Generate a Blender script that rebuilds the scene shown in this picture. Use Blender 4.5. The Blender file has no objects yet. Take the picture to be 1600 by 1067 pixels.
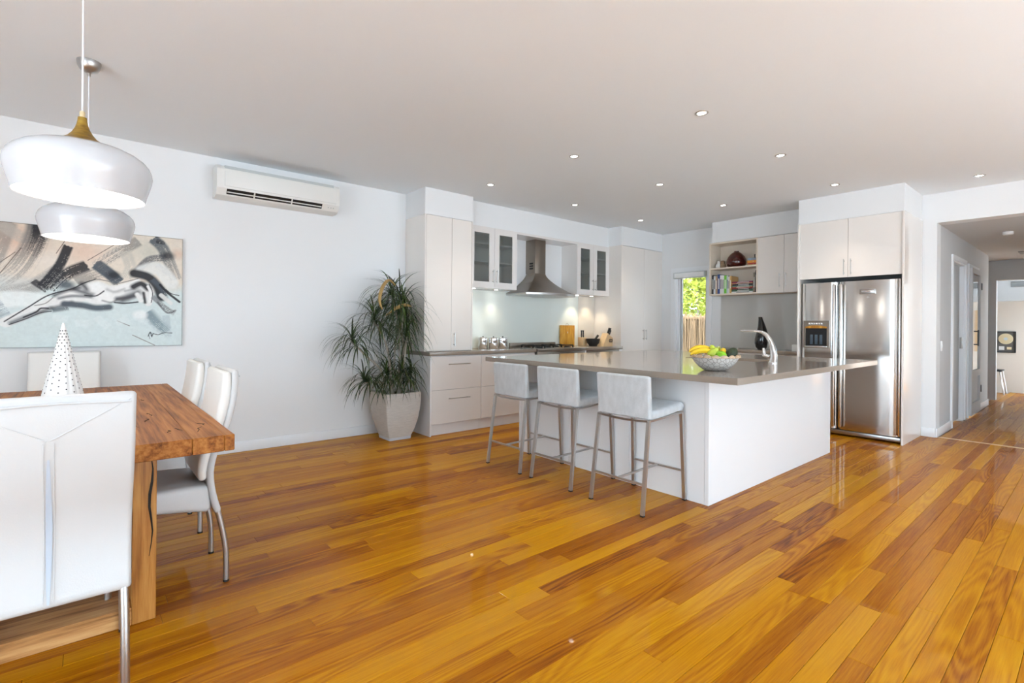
import bpy, bmesh, math, random
import numpy as np
from mathutils import Vector, Matrix, noise
random.seed(7)
PI = math.pi
SC = bpy.context.scene
COL = SC.collection

# ------------------------------------------------------------------ camera
YAW, ROLL, FPX, CY, CAMH = 0.70265, 0.0082, 785.73, 509.17, 1.2027
cam = bpy.data.cameras.new('camera'); co = bpy.data.objects.new('camera', cam); COL.objects.link(co)
cam.sensor_width = 36.0; cam.lens = FPX / 1600 * 36; cam.shift_y = -(533.5 - CY) / 1600
cam.clip_start = 0.02; cam.clip_end = 200
co.matrix_world = Matrix.Translation((0, 0, CAMH)) @ Matrix.Rotation(-YAW, 4, 'Z') @ Matrix.Rotation(PI/2, 4, 'X') @ Matrix.Rotation(ROLL, 4, 'Z')
SC.camera = co

# ------------------------------------------------------------------ world, sun, view
w = bpy.data.worlds.new('sky'); SC.world = w; w.use_nodes = True
bg = w.node_tree.nodes['Background']; bg.inputs[0].default_value = (0.66, 0.85, 1.02, 1); bg.inputs[1].default_value = 4.4
sun = bpy.data.lights.new('sun', 'SUN'); sun.energy = 13.0; sun.angle = 0.02; sun.color = (.88, .95, .98)
so = bpy.data.objects.new('sun', sun); COL.objects.link(so)
so.rotation_euler = Vector((0.40, 0.45, -1.0)).to_track_quat('-Z', 'Y').to_euler()
SC.view_settings.view_transform = 'Standard'; SC.view_settings.look = 'None'
SC.view_settings.gamma = 1.0; SC.view_settings.use_curve_mapping = False
SC.view_settings.exposure = 0.88

def portal(name, loc, sx, sy, direction):
    l = bpy.data.lights.new(name, 'AREA'); l.shape = 'RECTANGLE'; l.size = sx; l.size_y = sy; l.cycles.is_portal = True
    o = bpy.data.objects.new(name, l); COL.objects.link(o); o.location = loc
    o.rotation_euler = Vector(direction).to_track_quat('-Z', 'Z').to_euler()

# main dimensions (metres; x runs along the painting wall, y towards it, origin below the camera)
CZ = 2.718; YW = 5.255; XF = 7.22; XR = -3.2; YR = -3.0
ZT = 2.425; ZB = 0.9115; ZS = 0.871

# ------------------------------------------------------------------ materials
MATS = {}
def nodemat(name):
    m = bpy.data.materials.new(name); m.use_nodes = True
    nt = m.node_tree; b = nt.nodes['Principled BSDF']; MATS[name] = m
    return m, nt, b
def N(nt, t, **kw):
    n = nt.nodes.new(t)
    for k, v in kw.items(): setattr(n, k, v)
    return n
def mat(name, col, rough=.5, metal=0, coat=0, coatr=.05, bump=0, bscale=40, var=0, vscale=6, spec=.5, emit=None, es=0, trans=0, sheen=0, ior=1.45, stretch=None):
    m, nt, b = nodemat(name)
    b.inputs['Base Color'].default_value = (*col, 1); b.inputs['Roughness'].default_value = rough
    b.inputs['Metallic'].default_value = metal; b.inputs['Coat Weight'].default_value = coat
    b.inputs['Coat Roughness'].default_value = coatr; b.inputs['Specular IOR Level'].default_value = spec
    b.inputs['Transmission Weight'].default_value = trans; b.inputs['IOR'].default_value = ior
    b.inputs['Sheen Weight'].default_value = sheen
    if emit: b.inputs['Emission Color'].default_value = (*emit, 1); b.inputs['Emission Strength'].default_value = es
    L = nt.links.new
    if var or bump:
        tc = N(nt, 'ShaderNodeTexCoord'); vec = tc.outputs['Object']
        if stretch:
            mp = N(nt, 'ShaderNodeMapping'); mp.inputs['Scale'].default_value = stretch; L(vec, mp.inputs[0]); vec = mp.outputs[0]
    if var:
        nz = N(nt, 'ShaderNodeTexNoise'); nz.inputs['Scale'].default_value = vscale; nz.inputs['Detail'].default_value = 5; L(vec, nz.inputs['Vector'])
        mx = N(nt, 'ShaderNodeMix', data_type='RGBA'); L(nz.outputs['Fac'], mx.inputs[0])
        mx.inputs[6].default_value = (*[max(0, c*(1-var)) for c in col], 1); mx.inputs[7].default_value = (*[min(1, c*(1+var)) for c in col], 1)
        L(mx.outputs[2], b.inputs['Base Color'])
    if bump:
        n2 = N(nt, 'ShaderNodeTexNoise'); n2.inputs['Scale'].default_value = bscale; n2.inputs['Detail'].default_value = 4; L(vec, n2.inputs['Vector'])
        bp = N(nt, 'ShaderNodeBump'); bp.inputs['Strength'].default_value = bump; bp.inputs['Distance'].default_value = .01
        L(n2.outputs['Fac'], bp.inputs['Height']); L(bp.outputs[0], b.inputs['Normal'])
    return m
def woodmat(name, stops, grain=(1.2, 22, 22), rough=.35, coat=0.0, rndattr=False, wave=3.0, axis='X', tone=.5, coatr=.08):
    """timber: long streaks along one axis, cathedral rings, tone per piece"""
    m, nt, b = nodemat(name); L = nt.links.new
    geo = N(nt, 'ShaderNodeTexCoord') ; vec = geo.outputs['Object']
    if rndattr:
        at = N(nt, 'ShaderNodeAttribute'); at.attribute_name = 'rnd'; rv = at.outputs['Vector']; r1 = None
        sep = N(nt, 'ShaderNodeSeparateXYZ'); L(rv, sep.inputs[0]); r1 = sep.outputs[0]
        ml = N(nt, 'ShaderNodeVectorMath', operation='MULTIPLY'); L(rv, ml.inputs[0]); ml.inputs[1].default_value = (37, 53, 11)
        ad = N(nt, 'ShaderNodeVectorMath', operation='ADD'); L(vec, ad.inputs[0]); L(ml.outputs[0], ad.inputs[1]); vec = ad.outputs[0]
    else:
        oi = N(nt, 'ShaderNodeObjectInfo'); r1 = oi.outputs['Random']
        ad = N(nt, 'ShaderNodeVectorMath', operation='ADD'); L(vec, ad.inputs[0])
        ml = N(nt, 'ShaderNodeMath', operation='MULTIPLY'); L(r1, ml.inputs[0]); ml.inputs[1].default_value = 40; L(ml.outputs[0], ad.inputs[1]); vec = ad.outputs[0]
    mp = N(nt, 'ShaderNodeMapping'); mp.inputs['Scale'].default_value = grain; L(vec, mp.inputs[0])
    nz = N(nt, 'ShaderNodeTexNoise'); nz.inputs['Scale'].default_value = 2.2; nz.inputs['Detail'].default_value = 7; nz.inputs['Roughness'].default_value = .62; L(mp.outputs[0], nz.inputs['Vector'])
    mp2 = N(nt, 'ShaderNodeMapping'); mp2.inputs['Scale'].default_value = tuple(g*.22 if g > 5 else g*.55 for g in grain); L(vec, mp2.inputs[0])
    n2 = N(nt, 'ShaderNodeTexNoise'); n2.inputs['Scale'].default_value = 1.3; n2.inputs['Detail'].default_value = 2; L(mp2.outputs[0], n2.inputs['Vector'])
    mm = N(nt, 'ShaderNodeMath', operation='MULTIPLY'); L(n2.outputs['Fac'], mm.inputs[0]); mm.inputs[1].default_value = wave * 6.2832 * 2
    sn = N(nt, 'ShaderNodeMath', operation='SINE'); L(mm.outputs[0], sn.inputs[0])
    # t = noise*.6 + sine*.12 + rnd*tone
    a1 = N(nt, 'ShaderNodeMath', operation='MULTIPLY_ADD'); L(sn.outputs[0], a1.inputs[0]); a1.inputs[1].default_value = .085
    L(nz.outputs['Fac'], a1.inputs[2])
    a2 = N(nt, 'ShaderNodeMath', operation='MULTIPLY_ADD'); L(r1, a2.inputs[0]); a2.inputs[1].default_value = tone; L(a1.outputs[0], a2.inputs[2])
    a3 = N(nt, 'ShaderNodeMath', operation='SUBTRACT'); L(a2.outputs[0], a3.inputs[0]); a3.inputs[1].default_value = tone*.5
    cr = N(nt, 'ShaderNodeValToRGB'); L(a3.outputs[0], cr.inputs[0]); e = cr.color_ramp.elements
    e[0].position = stops[0][0]; e[0].color = (*stops[0][1], 1); e[1].position = stops[-1][0]; e[1].color = (*stops[-1][1], 1)
    for p, c in stops[1:-1]:
        q = e.new(p); q.color = (*c, 1)
    L(cr.outputs[0], b.inputs['Base Color'])
    b.inputs['Roughness'].default_value = rough; b.inputs['Coat Weight'].default_value = coat; b.inputs['Coat Roughness'].default_value = coatr
    bp = N(nt, 'ShaderNodeBump'); bp.inputs['Strength'].default_value = .06; bp.inputs['Distance'].default_value = .004; L(nz.outputs['Fac'], bp.inputs['Height']); L(bp.outputs[0], b.inputs['Normal'])
    return m

mat('wall', (.80, .80, .795), .7, bump=.02, bscale=300)
mat('ceiling', (.84, .875, .90), .8)
mat('trim', (.84, .85, .86), .35)
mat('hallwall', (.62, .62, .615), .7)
mat('creamwall', (.80, .74, .66), .7)
def floormat():
    """varnished hardwood strip: tone per board, fine pores, cathedral figure, a few gum veins"""
    m, nt, b = nodemat('floor'); L = nt.links.new
    def math_(op, a, c, c2=None):
        n = N(nt, 'ShaderNodeMath', operation=op)
        for k, q in enumerate((a, c, c2)):
            if q is None: continue
            if isinstance(q, (int, float)): n.inputs[k].default_value = q
            else: L(q, n.inputs[k])
        return n.outputs[0]
    at = N(nt, 'ShaderNodeAttribute'); at.attribute_name = 'rnd'; sp = N(nt, 'ShaderNodeSeparateXYZ'); L(at.outputs['Vector'], sp.inputs[0])
    tc = N(nt, 'ShaderNodeTexCoord'); ml = N(nt, 'ShaderNodeVectorMath', operation='MULTIPLY'); L(at.outputs['Vector'], ml.inputs[0]); ml.inputs[1].default_value = (37, 53, 11)
    ad = N(nt, 'ShaderNodeVectorMath', operation='ADD'); L(tc.outputs['Object'], ad.inputs[0]); L(ml.outputs[0], ad.inputs[1])
    def noise(scale, sc, det, rough=.6, dist=0):
        mp = N(nt, 'ShaderNodeMapping'); mp.inputs['Scale'].default_value = scale; L(ad.outputs[0], mp.inputs[0])
        n = N(nt, 'ShaderNodeTexNoise'); n.inputs['Scale'].default_value = sc; n.inputs['Detail'].default_value = det; n.inputs['Roughness'].default_value = rough; n.inputs['Distortion'].default_value = dist; L(mp.outputs[0], n.inputs['Vector']); return n.outputs['Fac']
    fine = noise((2.2, 75, 75), 2.0, 6, .7); broad = noise((.55, 9, 9), 1.6, 3, .5); fig = noise((.62, 6.5, 6.5), 1.25, 1.5, .4, .35)
    rings = math_('SINE', math_('MULTIPLY', fig, 95.0), 0)
    figamt = math_('MULTIPLY', math_('GREATER_THAN', sp.outputs[1], .42), .085)
    t = math_('MULTIPLY_ADD', math_('SUBTRACT', fine, .5), .60, .5)
    t = math_('ADD', t, math_('MULTIPLY', math_('SUBTRACT', broad, .5), .34))
    t = math_('ADD', t, math_('MULTIPLY', rings, figamt))
    t = math_('ADD', t, math_('MULTIPLY', math_('SUBTRACT', sp.outputs[0], .5), .40))
    cr = N(nt, 'ShaderNodeValToRGB'); L(t, cr.inputs[0]); e = cr.color_ramp.elements
    e[0].position = .16; e[0].color = (.14, .032, .002, 1); e[1].position = .88; e[1].color = (.63, .31, .007, 1)
    for p, c in ((.32, (.30, .085, .002)), (.48, (.44, .158, .002)), (.66, (.54, .228, .003))):
        q = e.new(p); q.color = (*c, 1)
    vein = noise((.8, 11, 11), 2.3, 4, .55, 1.2); vm = math_('GREATER_THAN', vein, .765); vm = math_('MULTIPLY', vm, math_('GREATER_THAN', sp.outputs[2], .80))
    mx = N(nt, 'ShaderNodeMix', data_type='RGBA'); L(math_('MULTIPLY', vm, .85), mx.inputs[0]); L(cr.outputs[0], mx.inputs[6]); mx.inputs[7].default_value = (.035, .010, .003, 1)
    L(mx.outputs[2], b.inputs['Base Color'])
    b.inputs['Roughness'].default_value = .45; b.inputs['Specular IOR Level'].default_value = .05; b.inputs['Coat Weight'].default_value = .27; b.inputs['Coat Roughness'].default_value = .03
    bp = N(nt, 'ShaderNodeBump'); bp.inputs['Strength'].default_value = .05; bp.inputs['Distance'].default_value = .002; L(broad, bp.inputs['Height']); L(bp.outputs[0], b.inputs['Coat Normal'])
floormat()
woodmat('tablewood', [(.25, (.06, .015, .004)), (.45, (.22, .068, .010)), (.6, (.34, .120, .020)), (.8, (.46, .19, .045))], grain=(34, 1.2, 34), rough=.5, coat=.05, wave=2.0, tone=.3)
MATS['tablewood'].node_tree.nodes['Principled BSDF'].inputs['Specular IOR Level'].default_value = .2
woodmat('legwood', [(.25, (.10, .03, .006)), (.45, (.33, .12, .018)), (.6, (.46, .19, .035)), (.8, (.58, .28, .07))], grain=(24, 24, 1.4), rough=.4, wave=2.0, tone=.2)
woodmat('beamwood', [(.25, (.20, .08, .02)), (.45, (.50, .24, .08)), (.6, (.62, .34, .13)), (.8, (.70, .42, .18))], grain=(1.4, 24, 24), rough=.45, wave=2.0, tone=.2)
woodmat('lampwood', [(.3, (.15, .075, .006)), (.5, (.26, .145, .012)), (.7, (.34, .21, .025))], grain=(8, 8, 30), rough=.4, wave=2, tone=.1)
woodmat('boardwood', [(.3, (.40, .16, .01)), (.5, (.60, .28, .03)), (.7, (.70, .38, .06))], grain=(26, 26, 3), rough=.5, wave=2, tone=.1)
mat('blockwood', (.72, .50, .28), .5, var=.15, vscale=20)
mat('leather', (.58, .58, .575), .38, bump=.05, bscale=220, var=.03, vscale=5)
mat('leatherwarm', (.74, .72, .68), .38, bump=.05, bscale=220)
mat('zip', (.46, .52, .60), .5)
mat('thread', (.62, .62, .62), .6)
mat('steel', (.52, .51, .495), .38, 1, bump=.02, bscale=60, stretch=(60, 60, 1))
mat('steeldark', (.42, .40, .38), .3, 1)
mat('hoodsteel', (.30, .265, .23), .30, 1)
mat('chrome', (.86, .87, .88), .06, 1)
mat('handle', (.55, .53, .50), .3, 1)
mat('fridgesteel', (.60, .58, .555), .14, 1, bump=.05, bscale=2.2)
mat('fridgetrim', (.80, .80, .79), .2, 1)
mat('cream', (.83, .775, .72), .22, coat=.5, coatr=.03)
mat('whitegloss', (.82, .815, .81), .3, coat=.35, coatr=.05)
mat('doorwhite', (.80, .76, .725), .25, coat=.4, coatr=.04)
mat('shelfwood', (.78, .68, .56), .4)
mat('stone', (.285, .235, .19), .16, coat=.35, coatr=.05, var=.10, vscale=160)
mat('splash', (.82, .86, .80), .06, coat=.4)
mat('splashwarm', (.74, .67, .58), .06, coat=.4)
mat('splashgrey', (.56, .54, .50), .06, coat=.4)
mat('frost', (.62, .66, .64), .16, trans=.93)
mat('glass', (1, 1, 1), .0, trans=1, ior=1.02)
mat('black', (.012, .012, .013), .35)
mat('blackgloss', (.010, .010, .011), .08, coat=.5)
mat('castiron', (.02, .02, .02), .55)
mat('shade', (.58, .59, .61), .25, coat=.35)
mat('shadein', (.92, .92, .90), .5, emit=(1, .97, .92), es=1.3)
mat('bulb', (1, 1, 1), .4, emit=(1, .95, .88), es=14)
mat('cord', (.72, .72, .74), .5)
mat('acwhite', (.80, .785, .74), .35)
mat('acgrey', (.52, .54, .53), .4)
mat('velvet', (.50, .52, .53), .85, sheen=.6, var=.22, vscale=26, bump=.15, bscale=160, stretch=(1, 1, .5))
mat('pot', (.56, .53, .49), .8, var=.18, vscale=14, bump=.35, bscale=28, stretch=(1, 1, 7))
mat('potbase', (.55, .58, .62), .6)
mat('soil', (.03, .022, .016), .9, bump=.6, bscale=60)
mat('stem', (.40, .35, .29), .8, var=.25, vscale=40, bump=.4, bscale=60)
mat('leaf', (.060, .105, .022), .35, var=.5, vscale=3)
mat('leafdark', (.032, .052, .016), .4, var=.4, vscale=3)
mat('leafdry', (.42, .27, .10), .7)
mat('plastic', (.84, .84, .83), .35)
mat('vent', (.30, .30, .29), .6)
mat('paddle', (.07, .10, .13), .3)
mat('paleblue', (.55, .62, .66), .5)
mat('redglass', (.055, .004, .003), .06, coat=.6)
mat('figure', (.30, .20, .12), .5, var=.6, vscale=60)
mat('paper', (.78, .76, .72), .7)
mat('blockprint', (.02, .02, .02), .6)
mat('gold', (.78, .66, .42), .3, .6)
mat('recordmat', (.14, .13, .12), .7, var=.3, vscale=20)
mat('ceramic', (.72, .71, .69), .5, bump=.08, bscale=100)
m, nt, b = nodemat('bowlshell'); vo = N(nt, 'ShaderNodeTexVoronoi', feature='DISTANCE_TO_EDGE'); vo.inputs['Scale'].default_value = 34
tc = N(nt, 'ShaderNodeTexCoord'); nt.links.new(tc.outputs['Object'], vo.inputs['Vector']); cr = N(nt, 'ShaderNodeValToRGB'); nt.links.new(vo.outputs['Distance'], cr.inputs[0])
cr.color_ramp.elements[0].position = .02; cr.color_ramp.elements[0].color = (.24, .21, .18, 1); cr.color_ramp.elements[1].position = .09; cr.color_ramp.elements[1].color = (.55, .52, .48, 1)
nt.links.new(cr.outputs[0], b.inputs['Base Color']); b.inputs['Roughness'].default_value = .3; b.inputs['Coat Weight'].default_value = .3
mat('bowledge', (.46, .32, .20), .4, var=.3, vscale=60)
mat('banana', (.80, .52, .02), .45, var=.12, vscale=15)
mat('pear', (.46, .56, .06), .4, var=.2, vscale=30)
mat('lime', (.20, .46, .01), .35, var=.15, vscale=30)
mat('avocado', (.020, .034, .010), .5, var=.6, vscale=40, bump=.4, bscale=120)
mat('mirror', (.50, .51, .50), .05, 1)
mat('ground', (.70, .70, .71), .9, var=.15, vscale=2)
mat('lawn', (.22, .34, .05), .9, var=.4, vscale=3)
mat('reed', (.17, .105, .055), .9, var=.6, vscale=45, stretch=(1, 1, .1))
mat('foliage', (.13, .22, .02), .6, var=.55, vscale=2.5)
mat('foliagepale', (.36, .38, .055), .6, var=.4, vscale=2.5)
mat('soffit', (.70, .54, .30), .7)
mat('grassblade', (.17, .30, .03), .6, var=.3, vscale=4)

# ------------------------------------------------------------------ mesh builder
class MB:
    def __init__(s): s.v = []; s.f = []
    def add(s, vs, fs):
        n = len(s.v); s.v += [tuple(p) for p in vs]; s.f += [tuple(i+n for i in f) for f in fs]; return s
    def box(s, x0, x1, y0, y1, z0, z1):
        return s.add([(x, y, z) for z in (z0, z1) for y in (y0, y1) for x in (x0, x1)],
                     [(0, 2, 3, 1), (4, 5, 7, 6), (0, 1, 5, 4), (2, 6, 7, 3), (0, 4, 6, 2), (1, 3, 7, 5)])
    def rbox(s, x0, x1, y0, y1, z0, z1, r=.003, seg=2):
        bm = bmesh.new(); bmesh.ops.create_cube(bm, size=1)
        for v in bm.verts: v.co = Vector(((x0+x1)/2 + v.co.x*(x1-x0), (y0+y1)/2 + v.co.y*(y1-y0), (z0+z1)/2 + v.co.z*(z1-z0)))
        bmesh.ops.bevel(bm, geom=list(bm.edges), offset=r, segments=seg, affect='EDGES', profile=.5)
        bm.verts.index_update(); s.add([v.co[:] for v in bm.verts], [[v.index for v in f.verts] for f in bm.faces]); bm.free(); return s
    def tube(s, pts, r, n=10, caps=True, ends=None):
        pts = [Vector(p) for p in pts]; R = r if isinstance(r, (list, tuple)) else [r]*len(pts)
        rings = []; up = None
        for i, p in enumerate(pts):
            t = (pts[min(i+1, len(pts)-1)] - pts[max(i-1, 0)]).normalized()
            if up is None:
                up = Vector((0, 0, 1)) if abs(t.z) < .9 else Vector((1, 0, 0))
            a = t.cross(up).normalized(); b = a.cross(t).normalized(); up = b
            rings.append([p + (a*math.cos(2*PI*k/n) + b*math.sin(2*PI*k/n))*R[i] for k in range(n)])
        vs = [q for rg in rings for q in rg]; fs = []
        for i in range(len(rings)-1):
            for k in range(n): fs.append((i*n+k, i*n+(k+1) % n, (i+1)*n+(k+1) % n, (i+1)*n+k))
        if caps: fs += [tuple(range(n))[::-1], tuple(range((len(rings)-1)*n, len(rings)*n))]
        return s.add(vs, fs)
    def bar(s, p0, p1, a, b, side=(0, 0, 1)):
        """square bar from p0 to p1, a x b section"""
        p0, p1 = Vector(p0), Vector(p1); t = (p1-p0).normalized(); sd = Vector(side)
        u = t.cross(sd).normalized()*a/2; v = u.cross(t).normalized()*b/2
        vs = [p + q for p in (p0, p1) for q in (-u-v, u-v, u+v, -u+v)]
        return s.add(vs, [(0, 3, 2, 1), (4, 5, 6, 7), (0, 1, 5, 4), (1, 2, 6, 5), (2, 3, 7, 6), (3, 0, 4, 7)])
    def lathe(s, prof, c=(0, 0, 0), n=40, sx=1, sy=1, caps=True):
        cx, cy, cz = c; vs = []; fs = []
        for r, z in prof:
            for k in range(n): vs.append((cx + r*sx*math.cos(2*PI*k/n), cy + r*sy*math.sin(2*PI*k/n), cz + z))
        m = len(prof)
        for i in range(m-1):
            for k in range(n): fs.append((i*n+k, i*n+(k+1) % n, (i+1)*n+(k+1) % n, (i+1)*n+k))
        if caps and prof[0][0] > 1e-6: fs.append(tuple(range(n))[::-1])
        if caps and prof[-1][0] > 1e-6: fs.append(tuple(range((m-1)*n, m*n)))
        return s.add(vs, fs)
    def loft(s, secs):
        """list of equal-length vertex rings, closed, capped"""
        n = len(secs[0]); vs = [p for sc in secs for p in sc]; fs = []
        for i in range(len(secs)-1):
            for k in range(n): fs.append((i*n+k, i*n+(k+1) % n, (i+1)*n+(k+1) % n, (i+1)*n+k))
        fs += [tuple(range(n))[::-1], tuple(range((len(secs)-1)*n, len(secs)*n))]
        return s.add(vs, fs)
    def prism(s, poly, y0, y1, plane='xz'):
        n = len(poly)
        mk = (lambda a, b, d: (a, d, b)) if plane == 'xz' else (lambda a, b, d: (d, a, b)) if plane == 'yz' else (lambda a, b, d: (a, b, d))
        vs = [mk(a, b, y0) for a, b in poly] + [mk(a, b, y1) for a, b in poly]
        return s.add(vs, [tuple(range(n))[::-1], tuple(range(n, 2*n))] + [(i, (i+1) % n, n+(i+1) % n, n+i) for i in range(n)])
    def frame(s, a0, a1, z0, z1, wd, d0, d1, plane='y'):
        """rectangular frame in plane; wd=(left,right,bottom,top)"""
        l, r, b, t = wd if isinstance(wd, tuple) else (wd,)*4
        def bb(p, q, u, v):
            s.box(p, q, d0, d1, u, v) if plane == 'y' else s.box(d0, d1, p, q, u, v)
        bb(a0, a0+l, z0, z1); bb(a1-r, a1, z0, z1)
        if b: bb(a0+l, a1-r, z0, z0+b)
        if t: bb(a0+l, a1-r, z1-t, z1)
        return s

ORG = {}
def finish(name, mb, m, off=(0, 0, 0), smooth=True, angle=35):
    me = bpy.data.meshes.new(name)
    ox, oy, oz = off
    me.from_pydata([(x-ox, y-oy, z-oz) for x, y, z in mb.v], [], mb.f)
    bm = bmesh.new(); bm.from_mesh(me); bmesh.ops.recalc_face_normals(bm, faces=bm.faces); bm.to_mesh(me); bm.free()
    if smooth:
        me.shade_smooth(); me.set_sharp_from_angle(angle=math.radians(angle))
    me.materials.append(MATS[m])
    return me
def tag(o, label=None, cat=None, group=None, kind=None):
    for k, v in (('label', label), ('category', cat), ('group', group), ('kind', kind)):
        if v: o[k] = v
    return o
def thing(name, label, cat, loc=(0, 0, 0), group=None):
    o = bpy.data.objects.new(name, None); COL.objects.link(o); o.location = loc; o.empty_display_size = .05
    ORG[o] = Vector(loc); return tag(o, label, cat, group)
def part(name, mb, m, parent, smooth=True, angle=35, label=None, kind=None):
    off = ORG[parent]
    o = bpy.data.objects.new(name, finish(name, mb, m, off, smooth, angle)); COL.objects.link(o)
    o.parent = parent; ORG[o] = off
    return tag(o, label, None, None, kind)
def solo(name, mb, m, label=None, cat=None, group=None, kind=None, base=None, smooth=True, angle=35):
    """a thing of one mesh; origin at its base"""
    if base is None:
        xs, ys, zs = zip(*mb.v); base = ((min(xs)+max(xs))/2, (min(ys)+max(ys))/2, min(zs))
    o = bpy.data.objects.new(name, finish(name, mb, m, base, smooth, angle)); COL.objects.link(o)
    o.location = base; ORG[o] = Vector(base); return tag(o, label, cat, group, kind)
def struct(name, mb, m, **kw): return solo(name, mb, m, kind='structure', base=(0, 0, 0), **kw)
def copy_tree(o, loc=None, rz=None, label=None, parent=None):
    c = o.copy(); COL.objects.link(c); c.parent = parent
    if parent is None:
        if loc is not None: c.location = loc
        if rz is not None: c.rotation_euler = (0, 0, rz)
        if label: c['label'] = label
    for ch in [x for x in o.children]: copy_tree(ch, parent=c)
    return c
def bez(p0, p1, p2, p3, n=10):
    out = []
    for i in range(n+1):
        t = i/n; a, b, c, d = (1-t)**3, 3*t*(1-t)**2, 3*t*t*(1-t), t**3
        out.append(tuple(a*p0[k]+b*p1[k]+c*p2[k]+d*p3[k] for k in range(len(p0))))
    return out
def smoothpath(pts, n=6):
    """Catmull-Rom through points"""
    P = [pts[0]] + list(pts) + [pts[-1]]; out = []
    for i in range(1, len(P)-2):
        for j in range(n):
            t = j/n
            out.append(tuple(.5*((2*P[i][k]) + (-P[i-1][k]+P[i+1][k])*t + (2*P[i-1][k]-5*P[i][k]+4*P[i+1][k]-P[i+2][k])*t*t + (-P[i-1][k]+3*P[i][k]-3*P[i+1][k]+P[i+2][k])*t**3) for k in range(len(P[0]))))
    out.append(tuple(pts[-1])); return out
def rrect(w, h, r, k=4):
    """rounded rectangle ring centred on 0"""
    r = min(r, w/2*.99, h/2*.99); out = []
    for cx, cy, a0 in ((w/2-r, h/2-r, 0), (-w/2+r, h/2-r, PI/2), (-w/2+r, -h/2+r, PI), (w/2-r, -h/2+r, 1.5*PI)):
        for i in range(k+1):
            a = a0 + PI/2*i/k; out.append((cx + r*math.cos(a), cy + r*math.sin(a)))
    return out
def pad(profile, wfun, tfun, r=.02, endround=True):
    """upholstered slab: rounded sections swept along a (y,z) profile, width along x"""
    mb = MB(); P = [Vector((0, y, z)) for y, z in profile]; n = len(P); secs = []
    L = [0]
    for i in range(1, n): L.append(L[-1] + (P[i]-P[i-1]).length)
    def ring(p, t, wd, th):
        nrm = Vector((1, 0, 0)).cross(t).normalized()
        return [tuple(p + Vector((1, 0, 0))*a + nrm*b) for a, b in rrect(wd, th, min(r, th*.49))]
    for i in range(n):
        t = (P[min(i+1, n-1)]-P[max(i-1, 0)]).normalized(); u = L[i]/L[-1]; wd, th = wfun(u), tfun(u)
        if i == 0 and endround:
            secs.append(ring(P[i], t, wd-th*.8, th*.25)); secs.append(ring(P[i]+t*th*.12, t, wd-th*.25, th*.7)); secs.append(ring(P[i]+t*th*.35, t, wd, th))
        elif i == n-1 and endround:
            secs.append(ring(P[i]-t*th*.35, t, wd, th)); secs.append(ring(P[i]-t*th*.12, t, wd-th*.25, th*.7)); secs.append(ring(P[i], t, wd-th*.8, th*.25))
        else: secs.append(ring(P[i], t, wd, th))
    return mb.loft(secs)
def bhandle(z0, z1, x, yf, d=.03, r=.005, ax='y', sgn=-1):
    """D-bar handle standing vertically off a door face at yf"""
    mb = MB()
    def pt(o, z): return (x, yf+sgn*o, z) if ax == 'y' else (yf+sgn*o, x, z)
    mb.tube([pt(d, z0), pt(d, z1)], r, 8)
    for z in (z0+.02, z1-.02): mb.tube([pt(0, z), pt(d, z)], r*.9, 8)
    return mb

# ================================================================== SETTING
# ---- floor: slab, boards
b = MB().box(XR, XF+.2, YR, YW+.2, -.12, -.021).box(XF+.2, 14.2, -1.6, 3.2, -.12, -.021)
floor = struct('floor', b, 'legwood', smooth=False)
PW = .083
def planks():
    rows = []; k = 0; y = YW
    rnd = random.Random(3)
    while y > YR + .01:
        y0 = max(YR, y-PW); x = XR - rnd.random()*1.4
        xe = 13.9 if (y < 1.20 and y0 > -.62) else XF + .12 if y <= 1.215 else XF
        while x < xe:
            ln = rnd.choice((.7, 1.0, 1.25, 1.6, 2.0, 2.5))*rnd.uniform(.85, 1.2)
            x0, x1 = max(x, XR), min(x+ln, xe)
            if x1-x0 > .03: rows.append((x0, x1, y0, y, (rnd.random(), rnd.random(), rnd.random())))
            x += ln
        y -= PW
    return rows
def pmesh(items, name):
    V, F, A = [], [], []
    g = .0006; c = .0013
    for x0, x1, y0, y1, rv in items:
        n = len(V)
        for (dx, z) in ((0, -.02), (0, -c), (c, 0)):
            V += [(x0+g+dx, y0+g+dx, z), (x1-g-dx, y0+g+dx, z), (x1-g-dx, y1-g-dx, z), (x0+g+dx, y1-g-dx, z)]
        for r in (0, 4):
            for i in range(4): F.append((n+r+i, n+r+(i+1) % 4, n+r+4+(i+1) % 4, n+r+4+i))
        F.append((n+8, n+9, n+10, n+11)); F.append((n+3, n+2, n+1, n)); A += [rv]*12
    me = bpy.data.meshes.new(name); me.from_pydata(V, [], F); at = me.attributes.new('rnd', 'FLOAT_VECTOR', 'POINT')
    at.data.foreach_set('vector', [q for a in A for q in a]); me.materials.append(MATS['floor']); return me
sy, cyw = math.sin(YAW), math.cos(YAW)
def seen(p):
    x, y = (p[0]+p[1])/2, (p[2]+p[3])/2; best = 0
    for f in (.1, .3, .5, .7, .9):
        xx = p[0]+(p[1]-p[0])*f; d = xx*sy + y*cyw
        if d < .3: continue
        u = FPX*(xx*cyw - y*sy)/d; v = CY + FPX*CAMH/d
        if abs(u) < 800 and v < 1067: best += (p[1]-p[0])*PW/d**3/5
    if 3.2 < x < 5.5 and 1.73 < y < 3.66: best = 0
    return best
allp = planks(); allp.sort(key=seen, reverse=True)
near, rest = allp[:300], allp[300:]
for p in near:
    o = bpy.data.objects.new('floor_board', pmesh([p], 'floor_board')); COL.objects.link(o); o.parent = floor
o = bpy.data.objects.new('floor_boards_beyond', pmesh(rest, 'floor_boards_beyond')); COL.objects.link(o); o.parent = floor; o['kind'] = 'stuff'

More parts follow.
